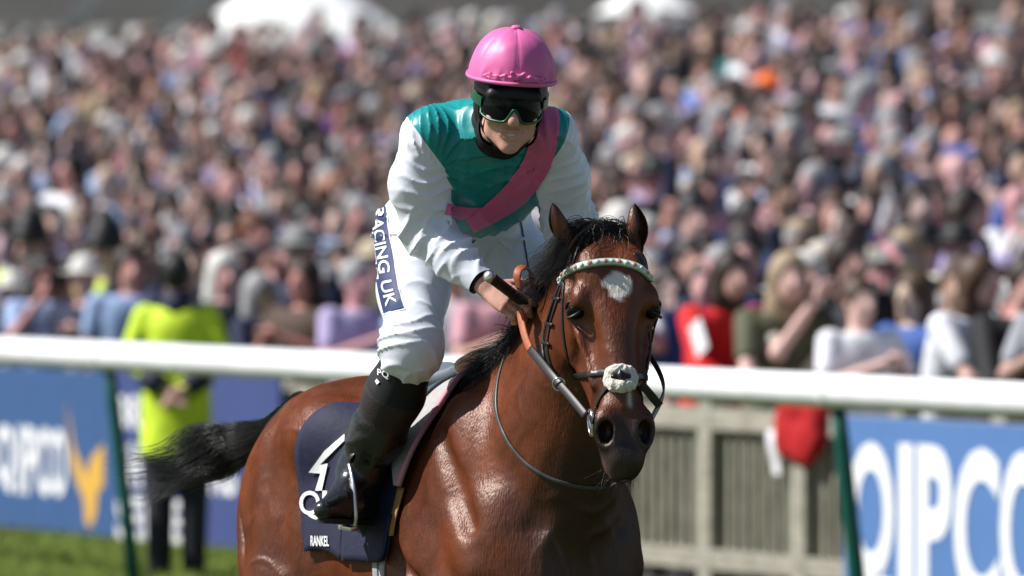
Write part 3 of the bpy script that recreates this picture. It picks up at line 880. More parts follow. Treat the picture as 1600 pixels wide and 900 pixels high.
def build_horse():
    g = Field()
    # trunk: u, top, bottom, half width, egg, power
    T = [(-1.13, 1.33, 1.16, .07, .0, 2), (-1.07, 1.40, 1.02, .16, .12, 2.0), (-.97, 1.49, .95, .22, .26, 2.0), (-.82, 1.575, .92, .275, .26, 2.0),
         (-.66, 1.595, .93, .30, .15, 2.2), (-.50, 1.565, .92, .27, .12, 2.15), (-.35, 1.54, .87, .275, .05, 2.1), (-.20, 1.54, .83, .29, .05, 2.1),
         (-.05, 1.585, .81, .275, .18, 2.1), (.08, 1.625, .81, .25, .35, 2.05), (.20, 1.62, .82, .24, .4, 2.05), (.33, 1.52, .86, .225, .25, 2.1),
         (.45, 1.38, .94, .19, .1, 2.1), (.53, 1.26, 1.03, .11, .0, 2)]
    st = []
    sq = lambda u: u if u > -.6 else -.6 + (u + .6) * .84
    for u, top, bot, hw, eg, pw in T:
        u = sq(u); c = (top + bot) / 2
        st.append([*hp(u, 0, c), *UP, *HL_, (top - bot) / 2, (top - bot) / 2, hw, eg, pw])
    g.loft(st, 0.05)
    # neck: crest and throat lines
    N = [((.06, 1.62), (.30, 1.00), .19), ((.17, 1.67), (.46, 1.10), .175), ((.28, 1.745), (.56, 1.25), .145), ((.39, 1.83), (.62, 1.42), .118),
         ((.50, 1.91), (.665, 1.56), .098), ((.61, 1.965), (.70, 1.67), .086), ((.70, 1.965), (.735, 1.76), .078)]
    st = []
    for i, (cr, th, hw) in enumerate(N):
        c = ((cr[0] + th[0]) / 2, (cr[1] + th[1]) / 2)
        d = np.array([cr[0] - th[0], cr[1] - th[1]]); L = np.linalg.norm(d); d /= L
        up = d[0] * HF + d[1] * UP
        v = -0.03 * (i / 6) ** 2
        st.append([*hp(c[0], v, c[1]), *up, *HL_, L / 2, L / 2, hw, .22, 2.0])
    g.loft(st, 0.07)
    # head: a, front, back, half width, egg (positive: narrow at the front), power
    Hh = [(-.055, .03, -.05, .045, .0, 2), (-.02, .052, -.085, .07, .0, 2.1), (.04, .070, -.13, .088, .02, 2.4), (.10, .078, -.175, .096, .02, 2.7),
          (.16, .080, -.20, .098, .04, 2.9), (.22, .077, -.195, .090, .12, 3.0), (.28, .070, -.165, .079, .20, 3.0), (.34, .062, -.125, .069, .24, 3.0),
          (.40, .056, -.098, .061, .22, 2.8), (.46, .050, -.085, .059, .12, 2.5), (.52, .044, -.082, .057, .0, 2.3), (.57, .028, -.072, .043, .0, 2.2), (.605, .002, -.06, .028, 0, 2)]
    st = []
    for a, fr, bk, hw, eg, pw in Hh:
        c = (fr + bk) / 2
        st.append([*hd(a, c, 0), *HN, *hl, (fr - bk) / 2, (fr - bk) / 2, hw, eg, pw])
    g.loft(st, 0.045)
    for s in (-1, 1):
        ax = (HA, HN, s * hl)
        def L3(da, dn, dl): return da * HA + dn * HN + s * dl * hl
        # forehead and temple, brow, facial crest, jowl
        g.ell(hd(.075, .045, s * .052), (.055, .035, .038), ax, .04)
        g.ell(hd(.150, .035, s * .088), (.040, .034, .026), ax, .022)       # brow
        g.ell(hd(.176, .010, s * .094), (.036, .032, .024), ax, .02)       # eye bulge
        g.cone(hd(.205, .006, s * .090), hd(.37, .006, s * .064), .016, .009, .018)     # facial crest
        g.ell(hd(.155, -.11, s * .082), (.115, .09, .032), ax, .035)        # jowl
        g.ell(hd(.085, -.010, s * .100), (.030, .024, .024), ax, .02, 's')    # temple hollow
        g.ell(hd(.285, .048, s * .076), (.085, .032, .026), ax, .025, 's')
        g.ell(hd(.33, -.045, s * .090), (.09, .035, .022), ax, .03, 's')
        g.ell(hd(.205, .040, s * .098), (.022, .03, .016), ax, .02, 's')       # flat of the nose side
        # ear roots
        g.ell(hd(-.03, -.02, s * .066), (.045, .04, .032), ax, .035)
        # nostril: wing, then hollow
        g.ell(hd(.500, .026, s * .052), (.046, .032, .026), (HA + .2 * HN + .25 * s * hl, HN, s * hl), .02)
        g.ell(hd(.470, .034, s * .036), (.05, .018, .02), ax, .03)
        g.ell(hd(.512, .052, s * .054), (.031, .038, .021), (HA - .35 * s * hl, HN * .9 + .45 * s * hl, s * hl * .9 - .45 * HN), .009, 's')
        # upper lip, chin
        g.ell(hd(.565, .0, s * .018), (.04, .038, .030), ax, .025)
        # mouth corner crease
        g.cone(hd(.50, -.045, s * .066), hd(.585, -.028, s * .045), .004, .003, .008, 's')
    g.ell(hd(.555, -.055, 0), (.045, .032, .042), (HA, HN, hl), .02)        # chin
    g.cone(hd(.594, -.03, -.05), hd(.594, -.03, .05), .0035, .0035, .008, 's')
    g.ell(hd(.30, .060, 0), (.15, .016, .028), (HA, HN, hl), .02)           # nose bone
    # muscles of the body
    for s in (-1, 1):
        H = lambda u, v, w: hp(sq(u), s * v, w)
        sl = s * HL_
        g.ell(H(.17, .165, 1.30), (.13, .24, .075), (HF, UP - .45 * HF, sl), .09)          # scapula
        g.ell(H(.08, .195, 1.11), (.17, .14, .085), (HF, UP, sl), .07)                           # triceps
        g.ell(H(.35, .160, 1.17), (.11, .16, .085), (HF, UP - .3 * HF, sl), .07)                 # point of shoulder
        g.ell(H(.43, .085, 1.06), (.095, .15, .085), (HF, UP, sl), .07)                         # breast
        g.cone(H(.25, .215, 1.25), H(.38, .205, 1.12), .010, .032, .06)
        g.cone(H(-.02, .292, 1.30), H(.10, .300, 1.0), .006, .010, .05, 's')                     # groove behind shoulder blade
        g.ell(H(-.72, .155, 1.40), (.20, .14, .11), (HF, UP, sl), .10)                            # croup muscle
        g.ell(H(-.90, .195, 1.20), (.16, .22, .10), (HF, UP, sl), .10)                           # thigh
        g.ell(H(-.64, .215, 1.06), (.14, .18, .08), (HF, UP, sl), .10)                          # stifle
        g.ell(H(-.50, .205, 1.46), (.08, .05, .035), (HF, UP, sl), .12)                          # point of hip
        g.ell(H(-.43, .325, 1.20), (.08, .16, .04), (HF, UP + .3 * HF, sl), .10, 's')           # flank hollow
        g.cone(H(-1.06, .20, 1.40), H(-.84, .335, 1.0), .006, .010, .05, 's')
        g.cone(H(-.96, .12, 1.34), H(-.90, .235, 1.06), .045, .060, .06)                         # hamstring
        g.cone(H(-.80, .235, 1.40), H(-.70, .285, 1.08), .045, .050, .05)
        g.cone(H(-.905, .305, 1.40), H(-.80, .345, 1.05), .004, .012, .035, 's')
        g.cone(H(-.62, .30, 1.40), H(-.58, .325, 1.10), .004, .012, .045, 's')
        g.ell(H(-.56, .20, 1.43), (.13, .075, .08), (HF, UP, sl), .06)                           # haunch
        g.cone(H(.14, .225, 1.52), H(.37, .235, 1.24), .008, .016, .05, 's')                      # between neck and shoulder blade
        g.cone(H(-.02, .288, 1.18), H(.22, .268, 1.05), .004, .012, .04, 's')
        # neck muscle and jugular groove
        g.cone(H(.36, .10, 1.40), H(.64, .065, 1.72), .055, .03, .07)
        g.cone(H(.52, .135, 1.24), H(.70, .092, 1.66), .008, .008, .04, 's')
    # legs (outside the frame, still real): walk
    legs = [((.24, -.17, 1.02), (.20, -.165, .90), (.30, -.15, .50), (.335, -.15, .20), (.40, -.15, .085), 'f'),
            ((.24, .17, 1.02), (.12, .165, .90), (.10, .15, .50), (-.02, .15, .20), (-.01, .15, .085), 'f'),
            ((-.70, -.19, .98), (-.62, -.20, .86), (-.84, -.17, .55), (-.80, -.16, .20), (-.74, -.16, .085), 'h'),
            ((-.76, .19, .98), (-.78, .20, .86), (-1.03, .17, .56), (-1.08, .16, .20), (-1.04, .16, .085), 'h')]
    for a, b, c, d, e, t in legs:
        P = [hp(*x) for x in (a, b, c, d, e)]
        if t == 'f': g.chain(P, [.115, .088, .052, .036, .040], .04)
        else: g.chain(P, [.17, .125, .060, .037, .042], .05)
        g.ell(P[2], (.05, .045, .058), (HF, HL_, UP), .03)
        g.ell(P[3], (.045, .038, .045), (HF, HL_, UP), .03)
    return g, legs

hg, LEGS = build_horse()
def skin_relief(P):
    q = (P - W0)
    nz = noise3(q * 5)
    vein = np.clip(1 - np.abs(noise3(q * 5.5 + 3 + nz[:, None] * .9)) * 11, 0, 1)**1.5 * np.clip(noise3(q * 2.6 + 9) * 3.5, 0, 1)
    return 0.0040 * nz + 0.0014 * noise3(q * 17.0) - .0052 * vein
HV, HFc = hg.mesh(0.006, skin_relief, 1)
HNv = vnormals(HV, HFc)
horse_bvh = bvh_of(HV, HFc)

# coat: bay, darker points, white star; markings are the animal's own colour, the chest shade is painted in
def coat_material():
    m = bpy.data.materials.new('bay_coat'); m.use_nodes = True
    nt = m.node_tree; b = nt.nodes['Principled BSDF']; L = nt.links
    vc = nt.nodes.new('ShaderNodeVertexColor'); vc.layer_name = 'coat'
    tc = nt.nodes.new('ShaderNodeTexCoord')
    n = nt.nodes.new('ShaderNodeTexNoise'); n.inputs['Scale'].default_value = 16; n.inputs['Detail'].default_value = 8; n.inputs['Roughness'].default_value = 0.65
    L.new(tc.outputs['Object'], n.inputs['Vector'])
    mr = nt.nodes.new('ShaderNodeMapRange'); mr.inputs['From Min'].default_value = .3; mr.inputs['From Max'].default_value = .7; mr.inputs['To Min'].default_value = .72; mr.inputs['To Max'].default_value = 1.25
    L.new(n.outputs['Fac'], mr.inputs[0])
    mx = nt.nodes.new('ShaderNodeVectorMath'); mx.operation = 'SCALE'
    L.new(vc.outputs['Color'], mx.inputs[0]); L.new(mr.outputs[0], mx.inputs['Scale'])
    L.new(mx.outputs[0], b.inputs['Base Color'])
    mp = nt.nodes.new('ShaderNodeMapping'); mp.inputs['Scale'].default_value = (1, 1, .16); L.new(tc.outputs['Object'], mp.inputs[0])
    h1 = nt.nodes.new('ShaderNodeTexNoise'); h1.inputs['Scale'].default_value = 190; h1.inputs['Detail'].default_value = 3
    L.new(mp.outputs[0], h1.inputs['Vector'])
    h2 = nt.nodes.new('ShaderNodeTexNoise'); h2.inputs['Scale'].default_value = 34; h2.inputs['Detail'].default_value = 5; h2.inputs['Distortion'].default_value = .6
    L.new(tc.outputs['Object'], h2.inputs['Vector'])
    b1 = nt.nodes.new('ShaderNodeBump'); b1.inputs['Distance'].default_value = .0014; L.new(h2.outputs['Fac'], b1.inputs['Height'])
    b2 = nt.nodes.new('ShaderNodeBump'); b2.inputs['Distance'].default_value = .0021; L.new(h1.outputs['Fac'], b2.inputs['Height']); L.new(b1.outputs[0], b2.inputs['Normal'])
    r2 = nt.nodes.new('ShaderNodeMapRange'); r2.inputs['To Min'].default_value = .32; r2.inputs['To Max'].default_value = .52
    L.new(n.outputs['Fac'], r2.inputs[0])
    # short hair does not mirror like varnish at grazing angles: plain diffuse plus a soft gloss
    df = nt.nodes.new('ShaderNodeBsdfDiffuse'); gl = nt.nodes.new('ShaderNodeBsdfGlossy'); ad = nt.nodes.new('ShaderNodeAddShader')
    L.new(mx.outputs[0], df.inputs['Color']); gl.inputs['Color'].default_value = (.050, .041, .037, 1)
    L.new(r2.outputs[0], gl.inputs['Roughness']); L.new(b2.outputs[0], df.inputs['Normal']); L.new(b2.outputs[0], gl.inputs['Normal'])
    L.new(df.outputs[0], ad.inputs[0]); L.new(gl.outputs[0], ad.inputs[1])
    nt.nodes.remove(b); L.new(ad.outputs[0], nt.nodes['Material Output'].inputs['Surface'])
    return m
M_COAT = coat_material()

def sm(x, a, b):
    t = np.clip((x - a) / (b - a), 0, 1); return t * t * (3 - 2 * t)
def coat_colours(V):
    q = V - POLL
    a = q @ HA; f = q @ HN; l = q @ hl
    onhead = (a > -.1) & (a < .7) & (f > -.22) & (np.abs(l) < .16)
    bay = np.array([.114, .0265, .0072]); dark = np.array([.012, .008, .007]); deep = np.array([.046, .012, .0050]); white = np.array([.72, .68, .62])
    nz = noise3(V * 7.0); nz2 = noise3(V * 60.0)
    C = np.tile(bay, (len(V), 1))
    r_ = V - W0
    u = r_ @ HF; v = r_ @ HL_; w = V[:, 2]
    def mixin(t, col): C[:] = C * (1 - t[:, None]) + col * t[:, None]
    mixin(np.clip(.30 + .9 * nz + .5 * noise3(V * 2.6 + 4), 0, .75), deep)
    # shade painted into the chest and inner breast; dark crest line and legs
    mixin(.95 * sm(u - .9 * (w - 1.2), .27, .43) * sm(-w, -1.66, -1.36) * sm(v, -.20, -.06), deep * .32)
    mixin(sm(-w, -.62, -.42), dark)
    mixin(.7 * sm(w - 1.585 - .0 * u, 0, .04) * (u < .0), deep)
    # muzzle
    t = sm(a + .02 * nz - .25 * np.maximum(f, 0), .425, .485) * onhead
    mixin(.97 * t, dark * .9)
    t2 = np.exp(-(((a - .585) / .03)**2 + ((f + .02) / .035)**2)) * onhead * (l < 0)
    mixin(.55 * t2, np.array([.16, .11, .09]))
    # dark stripe down the face, eye rims
    t = np.exp(-((np.abs(l) - .0) / .03)**2) * sm(a, .20, .27) * sm(-a, -.43, -.36) * (f > 0) * onhead
    mixin(.55 * t, dark * 2)
    t = np.exp(-(((a - .168) / .03)**2 + ((f - .01) / .03)**2)) * onhead * (np.abs(l) > .06)
    mixin(.6 * t, dark)
    # star
    dd = (np.abs(l - .004) / .043)**1.2 + (np.abs(a - .124) / np.where(a > .124, .056, .036))**1.2
    t = sm(1.0 - dd + .34 * nz2 + .15 * nz, -.05, .20) * (f > .02) * onhead
    mixin(.95 * t, white)
    t = np.exp(-((l - .012) / .006)**2) * sm(a, .40, .42) * sm(-a, -.455, -.44) * (f > .02) * onhead
    mixin(.6 * t, white)
    return np.concatenate([np.clip(C, 0, 1), np.ones((len(V), 1))], 1)

horse = empty('horse', tuple(hp(0, 0, 0)))
tag(horse, 'bay racehorse with white star on its forehead carrying the jockey', 'horse')
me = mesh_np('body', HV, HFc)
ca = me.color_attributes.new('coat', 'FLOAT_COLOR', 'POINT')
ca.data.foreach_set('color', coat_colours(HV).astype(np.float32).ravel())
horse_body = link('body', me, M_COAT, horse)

def near(p, bvh=None):
    q = (bvh or horse_bvh).find_nearest(Vector(p))
    return q[0], q[1]

# eyes
M_EYE = mat('horse_eye', (.003, .002, .0015), .06, spec=.22)
for s in (-1, 1):
    c = Vector(hd(.178, .020, s * .094)); q = horse_bvh.find_nearest(c)
    n_ = Vector(HN * .62 + hl * s * .8).normalized()
    hit = horse_bvh.ray_cast(c + n_ * .08, -n_)[0] or q[0]
    bm = bmesh.new(); bmesh.ops.create_uvsphere(bm, u_segments=24, v_segments=16, radius=.0245)
    X = Vector(HA); Y = Vector(HN)
    cc = hit - n_ * .0170
    for v in bm.verts: v.co = cc + X * v.co.x * .82 + (Y - n_ * Y.dot(n_)).normalized() * v.co.y * 1.05 + n_ * v.co.z
    e = bpy.data.meshes.new('eye'); bm.to_mesh(e); bm.free()
    eye = link('eye', e, M_EYE, horse)
    # lids: two arcs of dark skin
    tdir = (Y - n_ * Y.dot(n_)).normalized()
    for up_, nm in ((-1, 'upper_eyelid'), (1, 'lower_eyelid')):
        pts = []
        for k in range(11):
            t_ = -1.15 + 2.3 * k / 10
            pts.append(cc + tdir * .0245 * math.sin(t_) + X * up_ * .0205 * math.cos(t_) + n_ * (.0215 * math.cos(t_ * .9)))
        MB().tube(pts, [.0022 + .0022 * math.sin(math.pi * k / 10) for k in range(11)], 8).build(nm, M_LID if 'M_LID' in globals() else globals().setdefault('M_LID', mat('dark_eyelid', (.02, .011, .008), .45)), horse, True)

# ears: folded leaf shells
def ear(base, tip, opening, width, nm='ear'):
    base = np.array(base); tip = np.array(tip); ax = tip - base; L = np.linalg.norm(ax); ax /= L
    op = np.array(opening, float); op -= ax * (op @ ax); op /= np.linalg.norm(op)
    la = np.cross(ax, op)
    nu, nv = 17, 19
    def surf(off):
        P = np.zeros((nu, nv, 3))
        for i in range(nu):
            t = i / (nu - 1)
            r_ = width * (0.70 + .5 * t - .25 * t * t) * (1 - t**3.2)**.8 + .0015
            gap = R(62) + R(30) * math.sin(math.pi * min(1, t * 1.1)) - R(20) * t
            for j in range(nv):
                a = math.pi + (j / (nv - 1) - .5) * 2 * (math.pi - gap * .5)
                bend = op * (.014 * math.sin(math.pi * t) - .03 * t * t) * L / .17
                P[i, j] = base + ax * L * t + bend + (op * math.cos(a) * .85 + la * math.sin(a)) * (r_ - off)
        return P
    A = surf(0); B = surf(.004)
    V = np.concatenate([A.reshape(-1, 3), B.reshape(-1, 3)]); F = []
    n = nu * nv
    for i in range(nu - 1):
        for j in range(nv - 1):
            a = i * nv + j
            F.append((a, a + 1, a + nv + 1, a + nv)); F.append((n + a, n + a + nv, n + a + nv + 1, n + a + 1))
        for j in (0, nv - 1):
            a = i * nv + j; q = (a, a + nv, n + a + nv, n + a)
            F.append(q if j == 0 else q[::-1])
    m_ = mesh_np(nm, V, np.array(F))
    c = np.tile(np.array([.12, .034, .013, 1]), (len(V), 1))
    t = np.tile(np.repeat(np.linspace(0, 1, nu), nv), 2)
    jj = np.tile(np.tile(np.abs(np.linspace(-1, 1, nv)), nu), 2)
    k = np.clip(sm(t, .55, 1.0) * .8 + sm(jj, .72, 1) * .75, 0, .92)
    c[:, :3] = c[:, :3] * (1 - k[:, None]) + np.array([.010, .007, .006]) * k[:, None]
    c[n:, :3] = c[n:, :3] * .5 + np.array([.09, .045, .028]) * .5
    a_ = m_.color_attributes.new('coat', 'FLOAT_COLOR', 'POINT'); a_.data.foreach_set('color', c.astype(np.float32).ravel())
    o = link(nm, m_, M_COAT, horse)
    # soft hair inside
    return o
ear(hd(.0, -.005, -.064), at(851, 329, 19.26), -hl * 1.0 + HN * .12, .039)
ear(hd(.0, -.005, .064), at(1001, 322, 19.32), hl * .55 + HN * .75, .037)

# hooves
M_HOOF = mat('hoof_horn', (.03, .025, .02), .5, noise=.3, scale=30)
for lg in LEGS:
    e = hp(*lg[4]); fwd = HF
    b = MB(); ring = []
    for (z, r_, sh) in ((0.0, .068, .03), (.03, .064, .022), (.09, .047, -.005)):
        ring.append([(e + fwd * (sh + r_ * 1.05 * math.cos(t)) + HL_ * r_ * math.sin(t)) * np.array([1, 1, 0]) + UP * (z + .001) for t in np.linspace(0, 2 * math.pi, 20, endpoint=False)])
    vs_ = [v for rg in ring for v in rg]; fs_ = []
    for i in range(2):
        for k in range(20):
            fs_.append((i * 20 + k, i * 20 + (k + 1) % 20, (i + 1) * 20 + (k + 1) % 20, (i + 1) * 20 + k))
    fs_ += [tuple(range(20))[::-1], tuple(range(40, 60))]
    b.add(vs_, fs_).build('hoof', M_HOOF, horse, True)

# ------------------------------------------------------------------ mane, forelock, tail
M_HAIR = mat('black_horse_hair', (.010, .009, .009), .34, spec=.5, noise=.3, scale=60)
def hair(name, roots, dirs, lens, sag, k=9, rad=.0011, curl=.012, parent=None, m=None, seed=1, flow=None):
    rg = np.random.default_rng(seed)
    n = len(roots)
    t = np.linspace(0, 1, k)
    roots = np.asarray(roots); dirs = np.asarray(dirs); lens = np.asarray(lens)
    C = roots[:, None, :] + dirs[:, None, :] * (lens[:, None] * t[None])[..., None]
    C = C + np.asarray(sag)[:, None, :] * (t**2)[None, :, None] * lens[:, None, None]
    ph = noise3(roots * 14.0)
    w = np.stack([noise3((C + 7.3 * i).reshape(-1, 3) * 6.5).reshape(n, k) for i in range(3)], -1)
    w2 = np.stack([noise3((C + 3.1 * i).reshape(-1, 3) * 19 + 5).reshape(n, k) for i in range(3)], -1)
    C = C + (w * 2.2 + w2 * .9) * curl * (t**1.0)[None, :, None] * 2.2
    C += rg.normal(size=(n, 1, 3)) * .0028 * (0.3 + t[None, :, None] * 2.2)
    rr = rad * (1 - .75 * t)[None] * rg.uniform(.7, 1.4, (n, 1))
    V, F = strands(C, rr)
    return link(name, mesh_np(name, V, F), m or M_HAIR, parent or horse), C
rg = np.random.default_rng(3)
CRL = [(.02, 1.625), (.06, 1.63), (.17, 1.68), (.28, 1.755), (.39, 1.84), (.50, 1.92), (.61, 1.975), (.70, 1.975)]
crest = spline([hp(u, -.03 * max(0, u / .7)**2, w) for u, w in CRL], 60)
def mane_part(name, n, t0, t1, side, ln, seed, lift=.25, back=.4, drop=.9):
    rg = np.random.default_rng(seed)
    tt = t0 + (t1 - t0) * rg.random(n)
    ii = tt * 59; i0 = np.minimum(ii.astype(int), 58); f = (ii - i0)[:, None]
    r0 = crest[i0] * (1 - f) + crest[i0 + 1] * f - UP * .012
    r0 = r0 + HL_ * rg.normal(size=(n, 1)) * .010
    sd = side if np.ndim(side) == 0 else rg.choice(side, n)
    d = sd[..., None] * HL_ * (.75 + .3 * rg.random((n, 1))) if np.ndim(sd) else sd * HL_[None] * (.75 + .3 * rg.random((n, 1)))
    d = d + UP * (lift + .25 * rg.normal(size=(n, 1))) - HF * (back * (0.6 + .8 * rg.random((n, 1))))
    d /= np.linalg.norm(d, axis=1)[:, None]
    ls = ln * (.55 + .6 * rg.random(n)) * (.85 + .5 * np.abs(noise3(np.stack([tt * 25, tt * 0, tt * 0 + seed], 1))))
    sg = np.tile(-UP * drop, (n, 1)) + rg.normal(size=(n, 3)) * .12
    return hair(name, r0, d, ls, sg, seed=seed, curl=.016, rad=.0014)
mane_part('mane', 2600, .02, .97, np.array([-1., -1., 1.]), .115, 11, lift=.25, back=.45, drop=1.1)
# blown tufts at the withers
mane_part('mane', 900, .04, .55, np.array([-1.]), .125, 12, lift=.12, back=1.3, drop=.5)
# forelock swept over the poll
n = 700
rt = np.array([hd(-.045 + .035 * a_, .03 + .02 * b_, .075 * c_ - .005) for a_, b_, c_ in zip(rg.random(n), rg.normal(size=n) * .5, rg.uniform(-.75, .75, n))])
dr = -.9 * UP * 0 + np.tile(HN * .25 - HA * .55, (n, 1)) - hl * (.55 + .5 * rg.normal(size=(n, 1))) + rg.normal(size=(n, 3)) * .2
dr /= np.linalg.norm(dr, axis=1)[:, None]
hair('forelock', rt, dr, rg.uniform(.07, .15, n), np.tile(-UP * 1.2 - hl * .3, (n, 1)), seed=5, curl=.012)
n = 110
rt = np.array([hd(-.03 + .02 * a_, .05, .02 * c_) for a_, c_ in zip(rg.random(n), rg.normal(size=n))])
dr = np.tile(HA * .9 + HN * .25, (n, 1)) + rg.normal(size=(n, 3)) * .15
hair('forelock', rt, dr, rg.uniform(.03, .085, n), np.tile(-HN * .3, (n, 1)), seed=6, curl=.006)

# tail: dock, then a streaming brush blown out to the side
TAIL = spline([hp(-.94, 0, 1.48), at(468, 627, 20.98), at(432, 653, 21.08), at(396, 688, 21.18), at(345, 707, 21.28), at(290, 722, 21.33), at(234, 732, 21.36)], 60)
tv = MB(); tv.tube(TAIL[:26], [.020 * (1 - .6 * i / 25) for i in range(26)], 12)
tail = tv.build('tail', M_HAIR, horse, True)
n = 3400
rgt = np.random.default_rng(9)
t0 = rgt.beta(.8, 2.0, n) * .62
C = np.zeros((n, 14, 3))
th = rgt.random(n) * 2 * math.pi; rr = np.sqrt(rgt.random(n))
tl = rgt.uniform(.36, .62, n)
for j in range(14):
    s = np.clip(t0 + tl * j / 13, 0, 1.0)
    ii = s * 59; i0 = np.minimum(ii.astype(int), 58); f = (ii - i0)[:, None]
    c = TAIL[i0] * (1 - f) + TAIL[i0 + 1] * f
    wid = .026 + .052 * sm(s, .3, .8)
    over = np.maximum(t0 + tl * j / 13 - 1.0, 0)[:, None]
    c = c + (rr * wid * np.cos(th))[:, None] * UP + (rr * wid * np.sin(th))[:, None] * np.array([.35, -.9, 0]) + over * np.array([-.45, 0, -.05])
    C[:, j] = c
    C[:, j] += np.stack([noise3((c + 5.1 * i) * np.array([6, 6, 9])) for i in range(3)], -1) * (.02 + .075 * s[:, None]) * (j / 13)
C[:, :, 2] -= .02 * (np.linspace(0, 1, 14)**2)[None] * rgt.random((n, 1))
C += rgt.normal(size=(n, 1, 3)) * .006 * np.linspace(0, 1, 14)[None, :, None]**2
V, F = strands(C, .0012 * (1 - .75 * np.linspace(0, 1, 14))[None] * rgt.uniform(.7, 1.4, (n, 1)))
link('tail_hair', mesh_np('tail_hair', V, F), M_HAIR, tail)
# whiskers on the chin
n = 90
rt = np.array([near(hd(.56 + .04 * a_, -.07 + .03 * b_, .05 * c_))[0] for a_, b_, c_ in zip(rg.random(n), rg.random(n), rg.uniform(-1, 1, n))])
dr = np.tile(-HN * .5 - hl * .3 + HA * .5, (n, 1)) + rg.normal(size=(n, 3)) * .35
hair('whiskers', rt, dr, rg.uniform(.02, .045, n), np.tile(-UP * .3, (n, 1)), k=5, rad=.0006, seed=8, curl=.003)
# ================================================================== THE JOCKEY
def A3(*a): return np.array(at(*a))
def nrm(v): v = np.array(v, float); return v / np.linalg.norm(v)
hipc = hp(-.17, 0, 2.0)
hipR = A3(646, 366, 20.09); hipL = hp(-.15, .10, 1.97)
kneeR = A3(646, 548, 19.76); kneeL = hp(.13, .27, 1.66)
ankR = A3(564, 735, 19.95); ankL = hp(-.16, .32, 1.36)
toeR = A3(506, 799, 19.80); heelR = A3(586, 803, 20.00)
toeL = hp(-.01, .345, 1.27); heelL = hp(-.23, .315, 1.28)
shR = A3(672, 212, 19.66); shL = A3(856, 210, 19.70)
elR = A3(667, 364, 19.73); wrR = A3(757, 446, 19.62); knR = A3(798, 470, 19.58)
elL = A3(888, 350, 19.88); wrL = hp(.36, .085, 1.86); knL = hp(.42, .06, 1.83)
shc = (shR + shL) / 2
td = nrm(shc - hipc); tl_ = nrm(shL - shR); tl_ = nrm(tl_ - td * (tl_ @ td))
tf = np.cross(tl_, td)
if tf[2] > 0: tf = -tf
TLEN = np.linalg.norm(shc - hipc)
def tp(t, r, f): return hipc + td * TLEN * t + tl_ * r + tf * f
# head frame: fr picture right, fn out of the face, fu up
fn = nrm((.10, -.965, -.20)); fr = nrm((.992, .10, -.075)); fr = nrm(fr - fn * (fr @ fn)); fu = np.cross(fr, fn); fu = fu if fu[2] > 0 else -fu
FC = A3(797, 158, 19.54)
def fp(r, n, t): return FC + r * fr + n * fn + t * fu

def finger(g, base, d, bend, lens, rad, angs, k=.006):
    """three joints; d first direction, bend the axis to curl about"""
    p = np.array(base); d = nrm(d); ax = nrm(bend)
    for L, a, r0, r1 in zip(lens, angs, (rad, rad * .95, rad * .9), (rad * .95, rad * .9, rad * .8)):
        c, s = math.cos(a), math.sin(a)
        d = d * c + np.cross(ax, d) * s + ax * (ax @ d) * (1 - c)
        q = p + d * L
        g.cone(p, q, r0, r1, k); p = q

def hand(g, wr, kn, back, thumb_side, curl):
    d = nrm(kn - wr); b = nrm(back - d * (np.array(back) @ d)); s = np.cross(d, b)
    if (s @ np.array(thumb_side)) < 0: s = -s
    L = np.linalg.norm(kn - wr)
    g.loft([[*(wr + d * L * t), *b, *s, h, h, w, 0, 2.3] for t, h, w in ((0, .019, .026), (.35, .018, .033), (.7, .016, .040), (1.0, .013, .041))], .012)
    bend = np.cross(d, -b)
    for i, (o, l) in enumerate(((.030, .95), (.010, 1.05), (-.010, 1.0), (-.029, .8))):
        finger(g, kn + s * o - b * .002 + d * (.004 - .004 * abs(i - 1)), d + s * o * 1.2, bend, (.042 * l, .026 * l, .022 * l), .0092 - .0007 * (i == 3), curl)
    tb = wr + d * L * .38 + s * .030 - b * .006
    finger(g, tb, d * .75 + s * .75 - b * .25, nrm(bend * .6 - b * .6 * 0 + s * .15), (.038, .030, .025), .0105, (.1, .35, .35))

def body_field(clothes=False):
    g = Field()
    # trunk
    st = [(0, .150, .10, .115), (.18, .138, .092, .10), (.40, .148, .10, .10), (.65, .168, .112, .11), (.85, .170, .105, .11), (1.0, .150, .085, .10), (1.10, .07, .055, .07)]
    g.loft([[*tp(t, 0, 0), *tf, *tl_, f_, b_, w, 0, 2.3] for t, w, f_, b_ in st], .04)
    for s_, h_ in ((shR, hipR), (shL, hipL)): g.ell(s_, (.056, .056, .056), None, .05)
    g.ell(tp(0, 0, -.03), (.155, .115, .125), (tl_, td, tf), .05)
    # neck
    nb = tp(1.02, 0, -.01); hb = fp(0, -.035, -.055)
    g.cone(nb, hb, .062, .056, .04)
    return g

